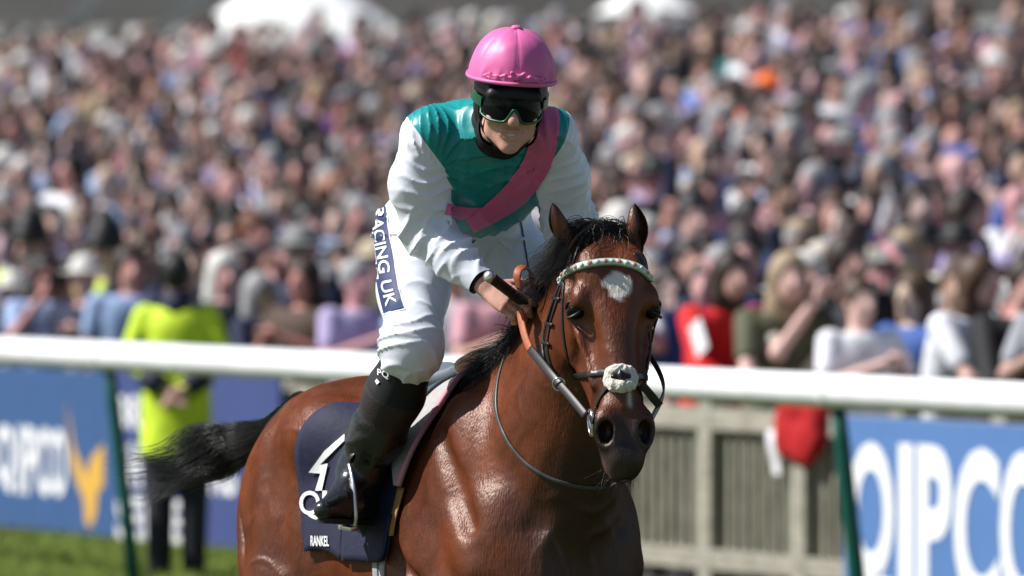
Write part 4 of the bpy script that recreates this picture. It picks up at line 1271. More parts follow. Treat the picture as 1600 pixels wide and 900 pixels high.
def head_field(g):
    g.ell(fp(0, -.012, .030), (.074, .094, .096), (fr, fn, fu), .02)
    g.ell(fp(0, .020, -.045), (.058, .062, .068), (fr, fn, fu), .03)
    g.ell(fp(0, .052, -.088), (.036, .032, .030), (fr, fn, fu), .028)          # jaw front
    g.ell(fp(0, .074, -.106), (.021, .016, .016), (fr, fn, fu), .018)          # chin
    g.cone(fp(0, .082, .030), fp(0, .108, -.030), .011, .0145, .016)           # nose
    g.ell(fp(0, .107, -.034), (.0135, .013, .0115), (fr, fn, fu), .008)
    for s in (-1, 1):
        g.ell(fp(s * .0135, .096, -.038), (.009, .011, .008), (fr, fn, fu), .007)   # nose wings
        g.ell(fp(s * .041, .062, -.034), (.026, .024, .022), (fr, fn, fu), .02)      # cheeks lifted by the smile
        g.ell(fp(s * .034, .078, .026), (.026, .012, .008), (fr, fn, fu), .016)      # brow
        g.ell(fp(s * .033, .090, .004), (.017, .014, .012), (fr, fn, fu), .012, 's') # eye hollow
        g.cone(fp(s * .021, .099, -.038), fp(s * .037, .080, -.072), .0022, .002, .010, 's')   # smile fold
        g.cone(fp(s * .0065, .107, -.046), fp(s * .0065, .098, -.0455), .0035, .0035, .003, 's')  # nostril
        g.ell(fp(s * .076, -.012, -.012), (.010, .020, .032), (fr, fn, fu), .008)  # ear
        g.ell(fp(s * .050, .012, -.075), (.018, .032, .026), (fr, fn, fu), .03)    # jaw corner
    # lips around a smiling mouth
    for k in range(8):
        a, b = -1 + k / 4, -1 + (k + 1) / 4
        def lip(x, off): return fp(x * .0315, .0885 - .0120 * x * x, -.0705 + .0085 * x * x + off * (1 - .75 * x * x))
        g.cone(lip(a, .0068), lip(b, .0068), .0044, .0044, .006)
        g.cone(lip(a, -.0078), lip(b, -.0078), .0052, .0052, .006)
        g.cone(lip(a, -.0004) + fn * .004, lip(b, -.0004) + fn * .004, .0062 * (1 - .6 * a * a) + .0006, .0062 * (1 - .6 * b * b) + .0006, .003, 's')
    return g

jb = body_field(); head_field(jb)
jb.chain([shR, elR, wrR], [.050, .040, .026], .02); jb.chain([shL, elL, wrL], [.050, .040, .026], .02)
jb.chain([hipR, kneeR], [.085, .055], .03); jb.chain([hipL, kneeL], [.085, .055], .03)
jb.chain([kneeR, kneeR * .6 + ankR * .4, ankR], [.052, .050, .036], .02); jb.chain([kneeL, kneeL * .6 + ankL * .4, ankL], [.052, .050, .036], .02)
jb.chain([heelR, ankR], [.03, .036], .02); jb.chain([heelR, toeR * .8 + heelR * .2], [.026, .018], .02)
jb.chain([heelL, ankL], [.03, .036], .02); jb.chain([heelL, toeL * .8 + heelL * .2], [.026, .018], .02)
hand(jb, wrR, knR, (-.35, -.75, .55), (.5, -.2, .8), (.55, .95, .7))
hand(jb, wrL, knL, (.3, -.5, .8), (-.9, -.2, .3), (.6, 1.0, .8))

def skin_material():
    m = mat('skin', (.60, .325, .25), .44, noise=.18, scale=40, bump=.0009, bscale=240, spec=.4)
    b = bsdf(m); b.inputs['Subsurface Weight'].default_value = .12; b.inputs['Subsurface Radius'].default_value = (.012, .005, .003); b.inputs['Subsurface Scale'].default_value = .6
    return m
M_SKIN = skin_material()
jockey = empty('person', tuple(hp(-.15, 0, 1.2)))
tag(jockey, 'jockey in teal and white silks with pink cap standing in the stirrups of the horse', 'jockey')
JV, JF = jb.mesh(.0042, None, 1)
link('body', mesh_np('body', JV, JF), M_SKIN, jockey)

# teeth
M_TEETH = mat('teeth', (.60, .57, .52), .35)
b = MB()
vs_ = []; n_ = 13
for r_ in (0, 1):
    for k in range(n_):
        x = -1 + 2 * k / (n_ - 1)
        vs_.append(fp(x * .029, .0872 - .0120 * x * x, -.0705 + .0085 * x * x + (.0045 if r_ == 0 else -.0035) * (1 - .6 * x * x)))
b.add(vs_, [(k, k + 1, n_ + k + 1, n_ + k) for k in range(n_ - 1)]).build('teeth', M_TEETH, jockey, True)

# ------------------------------------------------------------------ silks
def satin(name, col, rough=.34, spec=.5):
    # thin cloth: fine weave and soft pulls on top of the modelled folds
    m = mat(name, col, rough, bump=.0008, bscale=40, spec=spec)
    b = bsdf(m); nt = m.node_tree; L = nt.links
    tc = nt.nodes.new('ShaderNodeTexCoord')
    mp = nt.nodes.new('ShaderNodeMapping'); mp.inputs['Scale'].default_value = (1.0, .6, 2.4); mp.inputs['Rotation'].default_value = (0, .5, .2); L.new(tc.outputs['Object'], mp.inputs[0])
    n = nt.nodes.new('ShaderNodeTexNoise'); n.noise_type = 'RIDGED_MULTIFRACTAL'; n.inputs['Scale'].default_value = 5.5; n.inputs['Detail'].default_value = 2.5; n.inputs['Roughness'].default_value = .45; n.inputs['Distortion'].default_value = .9; L.new(mp.outputs[0], n.inputs['Vector'])
    bp = nt.nodes.new('ShaderNodeBump'); bp.inputs['Distance'].default_value = .0075; bp.inputs['Strength'].default_value = 1.0; L.new(n.outputs['Fac'], bp.inputs['Height'])
    old = [l for l in nt.links if l.to_socket == b.inputs['Normal']]
    if old: L.new(bp.outputs[0], old[0].from_node.inputs['Normal'])
    return m
M_TEAL = satin('teal_satin', (.006, .255, .260), .36)
M_SLEEVE = satin('white_satin', (.75, .775, .86), .33)
M_PINK = satin('pink_satin', (.72, .145, .31), .38)
M_BREECH = satin('white_nylon', (.735, .76, .84), .40, .4)

torso = body_field()
torso.ell(tp(.55, 0, .03), (.160, .14, .105), (tl_, td, tf), .06)     # shirt filled with air
torso.ell(tp(.80, -.09, .0), (.090, .11, .10), (tl_, td, tf), .06)
torso.ell(tp(.80, .09, .0), (.085, .11, .10), (tl_, td, tf), .06)
trunk = Field(); trunk.p = [p for k_, p in enumerate(torso.p) if k_ not in (1, 2, 6, 7)]
sh = Field(); sh.p = list(torso.p)
midR = shR * .5 + elR * .5 + np.array([-.026, 0, 0]); midL = shL * .55 + elL * .45 + np.array([.008, 0, 0])
sh.chain([shR, midR, elR, elR * .55 + wrR * .45, wrR], [.062, .066, .055, .047, .030], .035)
sh.chain([shL, midL, elL, elL * .5 + wrL * .5, wrL], [.060, .063, .054, .048, .030], .035)
uaR = nrm(elR - shR); faR = nrm(wrR - elR); uaL = nrm(elL - shL); faL = nrm(wrL - elL)
def along(P, a, b, ref):
    ab = b - a; L = np.linalg.norm(ab); ax = ab / L; r_ = P - a; s = r_ @ ax
    e1 = nrm(np.array(ref) - ax * (np.array(ref) @ ax)); e2 = np.cross(ax, e1)
    return s, np.arctan2(r_ @ e2, r_ @ e1), np.linalg.norm(r_ - np.clip(s, 0, L)[:, None] * ax, axis=1), L
def fold_relief(P):
    out = np.zeros(len(P)); nz = noise3(P * 7); nz2 = noise3(P * 4 + 11)
    tD = torso.eval(P)
    arm = sm(tD, .012, .035)
    for (a, b, K, m1, c0, w0, amp) in ((shR, elR, 135, 2.6, .22, .13, .0095), (elR, wrR, 155, -2.4, .08, .11, .009), (shL, elL, 135, -2.6, .20, .13, .0095), (elL, wrL, 160, 2, .05, .12, .009)):
        s, th, dist, L = along(P, a, b, (0.2, -1, .1))
        m = sm(-dist, -.115, -.085) * (s > -.03) * (s < L + .03) * arm
        env = .30 + np.exp(-((s - c0) / w0)**2)
        f1 = crease(s * K * .5 + m1 * .8 * np.sin(th + .6) + 8.0 * nz, 1.8); f2 = crease(s * K * .36 - m1 * 1.3 * np.sin(th - .4) + 8.0 * nz2 + 1.3, 2.2)
        out += m * env * amp * (f1 * np.clip(.25 + 2.2 * nz2, 0, 1.2) + f2 * np.clip(.35 - 2.0 * nz2, 0, 1.2))
    tor = 1 - arm
    for c, sg in ((shR, 1), (shL, -1)):
        r_ = P - c; x = r_ @ tl_; y = r_ @ td; rr_ = np.linalg.norm(r_, axis=1)
        ang = np.arctan2(y, x * sg)
        out += tor * .0095 * crease(ang * 9 + 2.4 * nz + (0 if sg > 0 else 1), 3.0) * np.exp(-((rr_ - .11) / .09)**2) * np.clip(.6 + 1.5 * nz2, 0, 1.2)
    y = (P - hipc) @ td
    out += tor * .007 * crease((P @ tl_) * 90 + 2.0 * nz, 2.0) * np.exp(-((y - .16) / .05)**2)
    out += tor * .0045 * crease((P @ tl_) * 34 + (P @ td) * 12 + 3 * nz, 2.4) * np.clip(.5 + 1.6 * nz2, 0, 1.2)
    return -out - .0012 * noise3(P * 16)
SV, SF = sh.mesh(.0042, fold_relief, 1, inflate=.005)
shirt_bvh = bvh_of(SV, SF)
wcR = elR + (wrR - elR) * .93; wcL = elL + (wrL - elL) * .93
nkd = nrm(fp(0, -.035, -.055) - tp(1.02, 0, -.01)); nkp = tp(1.02, 0, -.01) + nkd * .095
def segd(P, a, b):
    ab = b - a; t = np.clip((P - a) @ ab / (ab @ ab), 0, 1); return np.linalg.norm(P - a - t[:, None] * ab, axis=1)
def cutoff(V, F, fn_): return split_field(V, F, fn_(np.array(V)))
keepR = lambda P: np.where(np.linalg.norm(P - wcR, axis=1) < .10, -(P - wcR) @ faR, 1.0)
keepL = lambda P: np.where(np.linalg.norm(P - wcL, axis=1) < .10, -(P - wcL) @ faL, 1.0)
part_ = (SV, SF)
part_ = cutoff(*part_, keepR)[0]; part_ = cutoff(*part_, keepL)[0]
part_ = cutoff(*part_, lambda P: np.where(np.linalg.norm(P - fp(0, -.02, -.06), axis=1) < .15, -(P - nkp) @ nkd, 1.0))[0]
part_ = cutoff(*part_, lambda P: np.where((segd(P, elR, wrR) > .075) & (segd(P, elL, wrL) > .075) & (segd(P, shR, elR) > .085) & (segd(P, shL, elL) > .085), (P - tp(.29, 0, 0)) @ nrm(td + tf * .12), 1.0))[0]
armR_n = nrm(-tl_ * .80 + uaR * .62); armL_n = nrm(tl_ * .84 + uaL * .58)
def slv(P):
    tD = trunk.eval(P) - .034
    lat = (P - shc) @ tl_
    r_ = np.minimum((P - (shR + uaR * .030)) @ armR_n, tD); l_ = np.minimum((P - (shL + uaL * .025)) @ armL_n, tD)
    r_ = np.where(lat < 0.02, r_, -.05); l_ = np.where(lat > -.02, l_, -.05)
    fo = np.minimum(tD, .085 - np.minimum(segd(P, elR, wrR), segd(P, elL, wrL)))
    return np.maximum(np.maximum(r_, l_), fo)
slv_p, tor_p = cutoff(*part_, slv)
latv = (np.array(slv_p[0]) - shc) @ tl_
parts = {'shirt': tor_p}
V_ = np.array(slv_p[0]); ax_ = np.minimum(segd(V_, shR, elR), segd(V_, elR, wrR)) - np.minimum(segd(V_, shL, elL), segd(V_, elL, wrL))
parts['sleeve_l'], parts['sleeve_r'] = split_field(*slv_p, ax_)
shirt = link('racing_shirt', mesh_np('racing_shirt', *parts['shirt']), M_TEAL, jockey)
for k in ('sleeve_r', 'sleeve_l'):
    s_ = link('sleeve', mesh_np('sleeve', *parts[k]), M_SLEEVE, shirt)
# dark elastic cuffs
M_BLACK = mat('black_fabric', (.008, .008, .010), .7, noise=.2, scale=60)
for w_, d_ in ((wcR, faR), (wcL, faL)):
    MB().tube([Vector(w_ - d_ * .004), Vector(w_ + d_ * .002), Vector(w_ + d_ * .006)], [.0315, .0315, .028], 20).build('cuff', M_SLEEVE if False else M_BLACK, shirt, True)
# standing black collar at the throat
b = MB(); nb = tp(1.06, 0, .0); hb = fp(0, -.02, -.095)
b.tube([Vector(nb - nrm(hb - nb) * .02), Vector(nb * .5 + hb * .5), Vector(hb)], [.068, .066, .062], 28)
b.build('collar', M_BLACK, shirt, True)

def cam_hit(px, py, bvh):
    o = CAM.copy(); d = (Vector(at(px, py, 20)) - o).normalized()
    h = bvh.ray_cast(o, d)
    return (h[0], h[1] if h[1].dot(d) < 0 else -h[1]) if h[0] is not None else (None, None)
def patch_on(name, bvh, rows, m, parent, off=.0025, thick=.0):
    """a sewn-on patch: grid of photograph positions laid onto the garment itself"""
    pts = []; last = None
    nr, ncol = len(rows), len(rows[0])
    for r_ in rows:
        for (px, py) in r_:
            h, n_ = cam_hit(px, py, bvh)
            pts.append(None if h is None else np.array(h + n_ * off))
    idx = {}; V = []
    for i, p in enumerate(pts):
        if p is not None: idx[i] = len(V); V.append(p)
    F = []
    for i in range(nr - 1):
        for j in range(ncol - 1):
            q = (i * ncol + j, (i + 1) * ncol + j, (i + 1) * ncol + j + 1, i * ncol + j + 1)
            if all(k in idx for k in q):
                P = [V[idx[k]] for k in q]
                if max(np.linalg.norm(P[a_] - P[a_ - 1]) for a_ in range(4)) < .06: F.append(tuple(idx[k] for k in q))
    return link(name, mesh_np(name, V, F), m, parent)
def strip_rows(line, widths, n, m):
    """pixel rows across a curved strip"""
    L = spline([(x, y, 0) for x, y in line], n)[:, :2]
    W = np.interp(np.linspace(0, 1, n), np.linspace(0, 1, len(widths)), widths)
    T = np.gradient(L, axis=0); T /= np.linalg.norm(T, axis=1)[:, None]
    Nn = np.stack([-T[:, 1], T[:, 0]], 1)
    return [[tuple(L[i] + Nn[i] * W[i] * (j / (m - 1) - .5)) for j in range(m)] for i in range(n)]
patch_on('sash', shirt_bvh, strip_rows([(858, 168), (852, 205), (838, 255), (806, 300), (768, 330), (735, 352)], [28, 40, 44, 40, 32, 22], 90, 24), M_PINK, shirt, .0048)
patch_on('waist_sash', shirt_bvh, strip_rows([(697, 326), (712, 330), (738, 333), (765, 331)], [17, 20, 20, 16], 24, 8), M_PINK, shirt, .0025)
# button placket and collar points
MB_pl = strip_rows([(779, 236), (781, 262), (779, 290), (772, 318)], [16, 14, 14, 12], 30, 5)
patch_on('placket', shirt_bvh, MB_pl, M_TEAL, shirt, .0016)

# ------------------------------------------------------------------ breeches
br = Field()
br.ell(tp(.02, 0, -.02), (.172, .13, .135), (tl_, td, tf), .05)
br.ell(tp(.20, 0, .0), (.150, .12, .105), (tl_, td, tf), .05)
for s, h_, k_, a_ in ((-1, hipR, kneeR, ankR), (1, hipL, kneeL, ankL)):
    mid = h_ * .5 + k_ * .5
    br.chain([h_, mid, k_, k_ * .75 + a_ * .25], [.104, .086, .068, .052], .045)
    br.ell(k_ + np.array([-.012 if s < 0 else 0, 0, .03]), (.062, .060, .074), None, .05)
kdR = nrm(kneeR - hipR)
def breech_relief(P):
    nz = noise3(P * 7 + 2); nz2 = noise3(P * 4 + 8); out = np.zeros(len(P))
    for h_, k_ in ((hipR, kneeR), (hipL, kneeL)):
        s, th, dist, L = along(P, h_, k_, (-1, -.3, 0))
        m = sm(-dist, -.15, -.11)
        out += m * .0095 * crease(s * 74 + 3 * np.sin(th) + 8 * nz, 1.9) * np.exp(-((s - L - .01) / .10)**2) * np.clip(.6 + 1.2 * nz2, 0, 1.2)
        out += m * .0075 * crease(s * 48 - 3.5 * np.sin(th + .5) + 7 * nz2, 2.2) * np.clip(.4 + 1.4 * nz, 0, 1) * np.exp(-((s - L * .55) / .16)**2)
        q = P - h_; ang = np.arctan2(q[:, 2], q[:, 0]); out += .010 * crease(ang * 5 + 1.5 * nz, 3) * np.exp(-((np.linalg.norm(q, axis=1) - .12) / .05)**2)
    return -out - .001 * noise3(P * 16)
BV, BF = br.mesh(.0046, breech_relief, 1)
bcR = kneeR + (ankR - kneeR) * .16; bcL = kneeL + (ankL - kneeL) * .16
pb = split_planes(BV, BF, [(tuple(bcR), tuple(nrm(ankR - kneeR)), 'drop', lambda p: (p - Vector(bcR)).length < .2),
                           (tuple(bcL), tuple(nrm(ankL - kneeL)), 'drop', lambda p: (p - Vector(bcL)).length < .2)], 'breeches')
breech_bvh = bvh_of(BV, BF)
breeches = link('breeches', mesh_np('breeches', *pb['breeches']), M_BREECH, jockey)
M_NAVY = mat('navy_panel', (.022, .035, .11), .6, noise=.15, scale=40, bump=.002, bscale=30)
M_WHITE = mat('white_print', (.80, .80, .80), .6)
# thigh panel with lettering
PANEL = [(593, 318), (594, 360), (600, 400), (606, 445), (616, 488)]
patch_on('panel_border', breech_bvh, strip_rows(PANEL, [25, 30, 33, 34, 35], 40, 8), M_WHITE, breeches, .0022)
patch_on('thigh_panel', breech_bvh, strip_rows([(593, 319), (594, 360), (600, 400), (606, 445), (616, 486)], [21, 26, 29, 30, 31], 40, 8), M_NAVY, breeches, .0040)
for seam in ([(742, 374), (728, 388), (712, 400)], [(812, 340), (819, 380), (826, 420)]):
    patch_on('seam', breech_bvh, strip_rows(seam, [2.5, 2.5], 12, 2), M_NAVY, breeches, .002)

def refine(V, F, n=1):
    bm = bmesh.new(); vs_ = [bm.verts.new(v) for v in V]
    for f in F:
        try: bm.faces.new([vs_[i] for i in f])
        except ValueError: pass
    bmesh.ops.triangulate(bm, faces=bm.faces[:])
    for _ in range(n): bmesh.ops.subdivide_edges(bm, edges=bm.edges[:], cuts=1, use_grid_fill=True)
    bmesh.ops.triangulate(bm, faces=bm.faces[:])
    bm.verts.index_update()
    r_ = np.array([v.co[:] for v in bm.verts]), [tuple(v.index for v in f.verts) for f in bm.faces]
    bm.free(); return r_
def letters_on(name, bvh, txt, fmap, m, parent, off=.006, bold=.0, nref=1):
    """fmap(x,y in 0..1 of the whole word) -> pixel; printed on the cloth below"""
    V, F = refine(*text_mesh(txt, bold), nref)
    P = []
    for v in V:
        h, n_ = cam_hit(*fmap(v[0], v[1]), bvh)
        P.append(None if h is None else h + n_ * off)
    ok = [p is not None for p in P]
    F = [f for f in F if all(ok[i] for i in f)]
    idx = {}; VV = []
    FF = []
    for f in F:
        r_ = []
        for i in f:
            if i not in idx: idx[i] = len(VV); VV.append(P[i])
            r_.append(idx[i])
        FF.append(tuple(r_))
    if VV: return link(name, mesh_np(name, VV, FF), m, parent)
PL = spline([(x, y, 0) for x, y in PANEL], 60)[:, :2]
def panel_map(x, y):
    # the word runs down the thigh, tops of the letters to the right
    s = .045 + .90 * x; i = s * 59; i0 = min(int(i), 58); f = i - i0
    c = PL[i0] * (1 - f) + PL[i0 + 1] * f
    t = PL[i0 + 1] - PL[i0]; t = t / np.linalg.norm(t); nn = np.array([t[1], -t[0]])
    return tuple(c + nn * (y - .5) * 17)
letters_on('lettering', breech_bvh, 'RACING UK', panel_map, M_WHITE, breeches, .0058, .012)

# ------------------------------------------------------------------ boots
M_LEATHER = mat('black_leather', (.010, .010, .011), .26, noise=.3, scale=25, bump=.008, bscale=15, spec=.7)
M_MESH = mat('brown_grey_stretch', (.026, .018, .020), .55, noise=.35, scale=120, bump=.0015, bscale=180)
M_SOLE = mat('boot_sole', (.01, .01, .01), .6)
def boot(k_, a_, toe, heel, real):
    g = Field()
    ax = nrm(a_ - k_)
    top = k_ + (a_ - k_) * .10
    g.chain([top, k_ * .62 + a_ * .38, k_ * .3 + a_ * .7, a_], [.066, .073, .068, .056], .03)
    g.chain([a_, heel + UP * .02], [.05, .034], .03)
    fd = nrm(toe - heel)
    g.chain([heel + UP * .015, heel * .45 + toe * .55 + UP * .018, toe + UP * .004], [.036, .043, .027], .03)
    g.chain([a_, heel * .3 + toe * .7 + UP * .018], [.048, .030], .04)
    def rel(P):
        s = (P - a_) @ ax
        return -.0065 * crease(s * 40 + noise3(P * 7) * 3 + P[:, 0] * 14, 2.2) * np.exp(-((s + .07) / .07)**2) - .0035 * crease(s * 22 + noise3(P * 6) * 3, 3) * (s < 0)
    V, F = g.mesh(.0055, rel, 1)
    t1 = k_ + (a_ - k_) * (.34 if real else .3); t2 = k_ + (a_ - k_) * (.56 if real else .5)
    flo = heel * .5 + toe * .5 - UP * .022
    pr = split_planes(V, F, [(tuple(flo), (0, 0, -1), 'sole', lambda p: p.z < flo[2] + .02),
                             (tuple(t1), tuple(-ax), 'cuff'), (tuple(t2), tuple(-ax), 'panel')], 'boot')
    o = link('boot', mesh_np('boot', *pr['boot']), M_LEATHER, jockey)
    link('boot_cuff', mesh_np('boot_cuff', *pr['cuff']), M_BLACK, o)
    link('boot_panel', mesh_np('boot_panel', *pr['panel']), M_MESH, o)
    if 'sole' in pr: link('insole', mesh_np('insole', *pr['sole']), M_SOLE, o)
    sd_ = np.cross(fd, UP); ol = []
    for t, w in ((-.12, .012), (-.06, .026), (.1, .031), (.35, .028), (.6, .040), (.8, .037), (.97, .024), (1.04, .010)): ol.append((heel + (toe - heel) * t, w))
    ring = [c_ + sd_ * w for c_, w in ol] + [c_ - sd_ * w for c_, w in ol[::-1]]
    nn_ = len(ring); zz = [p_ - UP * .018 for p_ in ring] + [p_ - UP * .031 for p_ in ring]
    MB().add(zz, [tuple(range(nn_)), tuple(range(2 * nn_ - 1, nn_ - 1, -1))] + [(k, k + nn_, (k + 1) % nn_ + nn_, (k + 1) % nn_) for k in range(nn_)]).build('sole', M_SOLE, o)
    MB().box(heel + (toe - heel) * .06 - UP * .040, (.030, .026, .011), fd, sd_, UP, bev=.002).build('heel', M_SOLE, o)
    return o, bvh_of(V, F)
bootR, boot_bvh = boot(kneeR, ankR, toeR, heelR, True)
bootL, _ = boot(kneeL, ankL, toeL, heelL, False)
letters_on('lettering', boot_bvh, 'PQ', lambda x, y: (591 + 17 * x, 588 + 5 * x - 12 * y), M_WHITE, bootR, .003, .01)
dia = [(587, 596), (590, 592), (594, 597), (590, 601)]
patch_on('lettering', boot_bvh, [[dia[0], dia[1]], [dia[3], dia[2]]], M_WHITE, bootR, .003)

# ------------------------------------------------------------------ cap, hood, goggles
M_CAP = satin('pink_cap_silk', (.68, .14, .35), .46, .4)
HC = np.array(fp(0, -.016, .058))
nu, nv = 96, 40
V = []; F = []
for i in range(nv + 1):
    lam = R(1) + (R(90) - R(1)) * i / nv
    for j in range(nu):
        ph = 2 * math.pi * j / nu
        seam = abs(((ph / (2 * math.pi) * 6 + .0) % 1) - .5) * 2          # 1 at the seam
        s_ = -.0016 * math.exp(-((1 - seam) / .03)**2)
        pf = .0035 * math.sin(math.pi * seam) * math.cos(lam)
        low = math.exp(-((lam - R(9)) / R(7))**2)
        wr = .0026 * math.sin(ph * 31 + 4 * math.sin(ph * 5)) * low + .0012 * math.sin(ph * 5 + lam * 4)
        rx, ry, rz = .111, .122, .128
        flare = .0 if lam > 0 else .10 * (-lam)
        cl, sl_ = max(0, math.cos(lam)), math.sin(lam)
        rr_ = 1 + (s_ + pf * .25 + wr) / .115
        V.append(HC + rr_ * (fr * rx * cl**.86 * math.sin(ph) + fn * ry * cl**.86 * math.cos(ph) + fu * rz * sl_) * 1.0)
for i in range(nv):
    for j in range(nu):
        F.append((i * nu + j, i * nu + (j + 1) % nu, (i + 1) * nu + (j + 1) % nu, (i + 1) * nu + j))
cap = link('racing_cap', mesh_np('racing_cap', V, np.array(F)), M_CAP, jockey)
# rolled brim, longer at the front
b = MB(); pts = []
for j in range(64):
    ph = 2 * math.pi * j / 64
    fw = max(0, math.cos(ph))**1.5
    pts.append(HC + fr * (.113 + .001 * fw) * math.sin(ph) + fn * (.124 + .012 * fw) * math.cos(ph) + fu * (.006 + .002 * fw - .006 * math.sin(ph)**2))
vs_ = []
for j in range(64):
    p = pts[j]; o = nrm(p - HC - fu * ((p - HC) @ fu))
    for k in range(10):
        a = 2 * math.pi * k / 10
        vs_.append(p + o * .0048 * math.cos(a) + fu * .0048 * math.sin(a) * 1.1)
b.add(vs_, [(j * 10 + k, ((j + 1) % 64) * 10 + k, ((j + 1) % 64) * 10 + (k + 1) % 10, j * 10 + (k + 1) % 10) for j in range(64) for k in range(10)])
b.build('brim', M_CAP, cap, True)
# covered button on top and the tied bow at the front
g = Field(); g.ell(HC + fu * .130, (.014, .014, .0065), (fr, fn, fu), .005)
V, F = g.mesh(.003, None, 1); link('button', mesh_np('button', V, F), M_CAP, cap)
g = Field()
bw = HC + fn * .130 + fu * .026
for s in (-1, 1):
    for k in range(4):
        a = s * (.10 + .17 * k); b_ = s * (.10 + .17 * (k + 1))
        q = lambda a, z: HC + fr * .117 * math.sin(a) + fn * .129 * math.cos(a) + fu * (z + .038)
        g.cone(q(a, -.014 + .004 * (k % 2)), q(b_, -.017 - .002 * (k % 2)), .0048 - .0006 * k, .0040 - .0006 * k, .003)
        g.cone(q(a, -.023), q(b_, -.026 + .004 * (k % 2)), .0036, .0030, .003)
    g.cone(bw, bw + fr * s * .016 + fu * .010 + fn * .002, .0035, .0048, .003)
g.ell(bw, (.007, .008, .008), (fr, fn, fu), .004)
V, F = g.mesh(.003, lambda P: -.0012 * ridge(P * 60), 1)
link('bow', mesh_np('bow', V, F), M_CAP, cap)
# black skull shell below the silk: forehead and peak
g = Field(); g.ell(fp(0, -.012, .034), (.094, .108, .10), (fr, fn, fu), .01)
g.cone(fp(-.055, .085, .030), fp(.055, .085, .030), .018, .018, .02)
V, F = g.mesh(.005, None, 1)
pr = split_planes(V, F, [(tuple(fp(0, 0, .022)), tuple(-fu), 'drop')], 'x')
M_SHELL = mat('black_helmet_velvet', (.006, .006, .007), .5)
link('helmet_shell', mesh_np('helmet_shell', *pr['x']), M_SHELL, cap)
# hood: the head surface, a little larger, open at the face
g = head_field(Field()); g.cone(fp(0, -.03, -.05), tp(1.04, 0, -.01), .062, .066, .03)
V, F = g.mesh(.0045, None, 1, inflate=.006)
keep = lambda p: True
cn = nrm(fn - fr * 0)
pr = split_planes(V, F, [(tuple(fp(0, .010, 0)), tuple(nrm(fn * 1.0 + fu * .12)), 'face')], 'hood')
link('hood', mesh_np('hood', *pr['hood']), M_BLACK, jockey)
# goggles
M_LENS = mat('goggle_lens', (.004, .005, .005), .05, spec=.12)
M_GREEN = mat('green_goggle_frame', (.005, .075, .035), .35)
def gog(phi, t, off=0.0):
    r0 = .084 + off; r1 = .108 + off
    return fp(r0 * math.sin(phi), r1 * math.cos(phi) * 1.0 + .004 - .01 * abs(math.sin(phi)), t)
def gtop(phi): return .024 - .006 * (phi / 1.2)**2
def gbot(phi):
    x = abs(phi)
    nose = math.exp(-(x / .17)**2)
    return -.036 + .036 * nose + .012 * (max(0, x - .65) / .5)**2
nn = 61; rows = 9; V = []; F = []
phis = np.linspace(-1.12, 1.12, nn)
for i in range(rows):
    for ph in phis:
        t = gbot(ph) + (gtop(ph) - gbot(ph)) * i / (rows - 1)
        V.append(gog(ph, t, .004 * math.sin(math.pi * i / (rows - 1))))
for i in range(rows - 1):
    for j in range(nn - 1): F.append((i * nn + j, i * nn + j + 1, (i + 1) * nn + j + 1, (i + 1) * nn + j))
gogs = link('goggles', mesh_np('goggles', V, np.array(F)), M_LENS, jockey)
b = MB()
loop = [gog(phis[0], gtop(phis[0]) - .006, .002)] + [gog(p, gbot(p), .002) for p in phis] + [gog(phis[-1], gtop(phis[-1]) - .006, .002)]
b.tube([Vector(p) for p in loop], .0036, 8); b.build('goggle_frame', M_GREEN, gogs, True)
for s in (-1, 1):
    b = MB(); vs_ = []
    for k in range(14):
        a = s * (1.02 + .95 * k / 13); rr_ = .094 + .008 * k / 13
        for t in (-.013, .013):
            vs_.append(fp(rr_ * math.sin(a), (.112 + .004 * k / 13) * math.cos(a) - .006, .004 + t + .012 * k / 13))
    b.add(vs_, [(2 * k, 2 * k + 2, 2 * k + 3, 2 * k + 1) for k in range(13)])
    b.build('goggle_strap', M_GREEN, gogs, True)
# chin strap
for s in (-1, 1):
    MB().tube([Vector(fp(s * .088, .02, .02)), Vector(fp(s * .082, .03, -.03)), Vector(fp(s * .066, .035, -.075)), Vector(fp(s * .035, .055, -.110)), Vector(fp(0, .060, -.124))], .0042, 8, flat=.6).build('chin_strap', M_BLACK, jockey, True)

# ------------------------------------------------------------------ whip in the right hand
whip = MB()
wa = A3(764, 431, 19.50); wb = A3(824, 477, 19.60); wd = nrm(wb - wa)
whip.tube([Vector(wa + wd * .004), Vector(wa + wd * .03), Vector(wb), Vector(wb + wd * .10), Vector(wb + wd * .42)], [.0150, .0145, .0135, .008, .004], 18)
M_GRIP = mat('black_grip', (.010, .010, .012), .45, bump=.001, bscale=300)
wh = whip.build('whip', M_GRIP, None, True)
tag(wh, "black riding whip with silver end cap in the jockey's hand", 'whip')
M_SILVER = mat('silver', (.62, .62, .60), .25, metal=1.0)
MB().tube([Vector(wa - wd * .006), Vector(wa), Vector(wa + wd * .008)], [.0145, .0165, .0165], 24).build('end_cap', M_SILVER, wh, True)
MB().tube([Vector(wa - wd * .0075), Vector(wa - wd * .0065)], [.009, .009], 20).build('end_disc', mat('pale_disc', (.6, .5, .5), .5), wh, True)
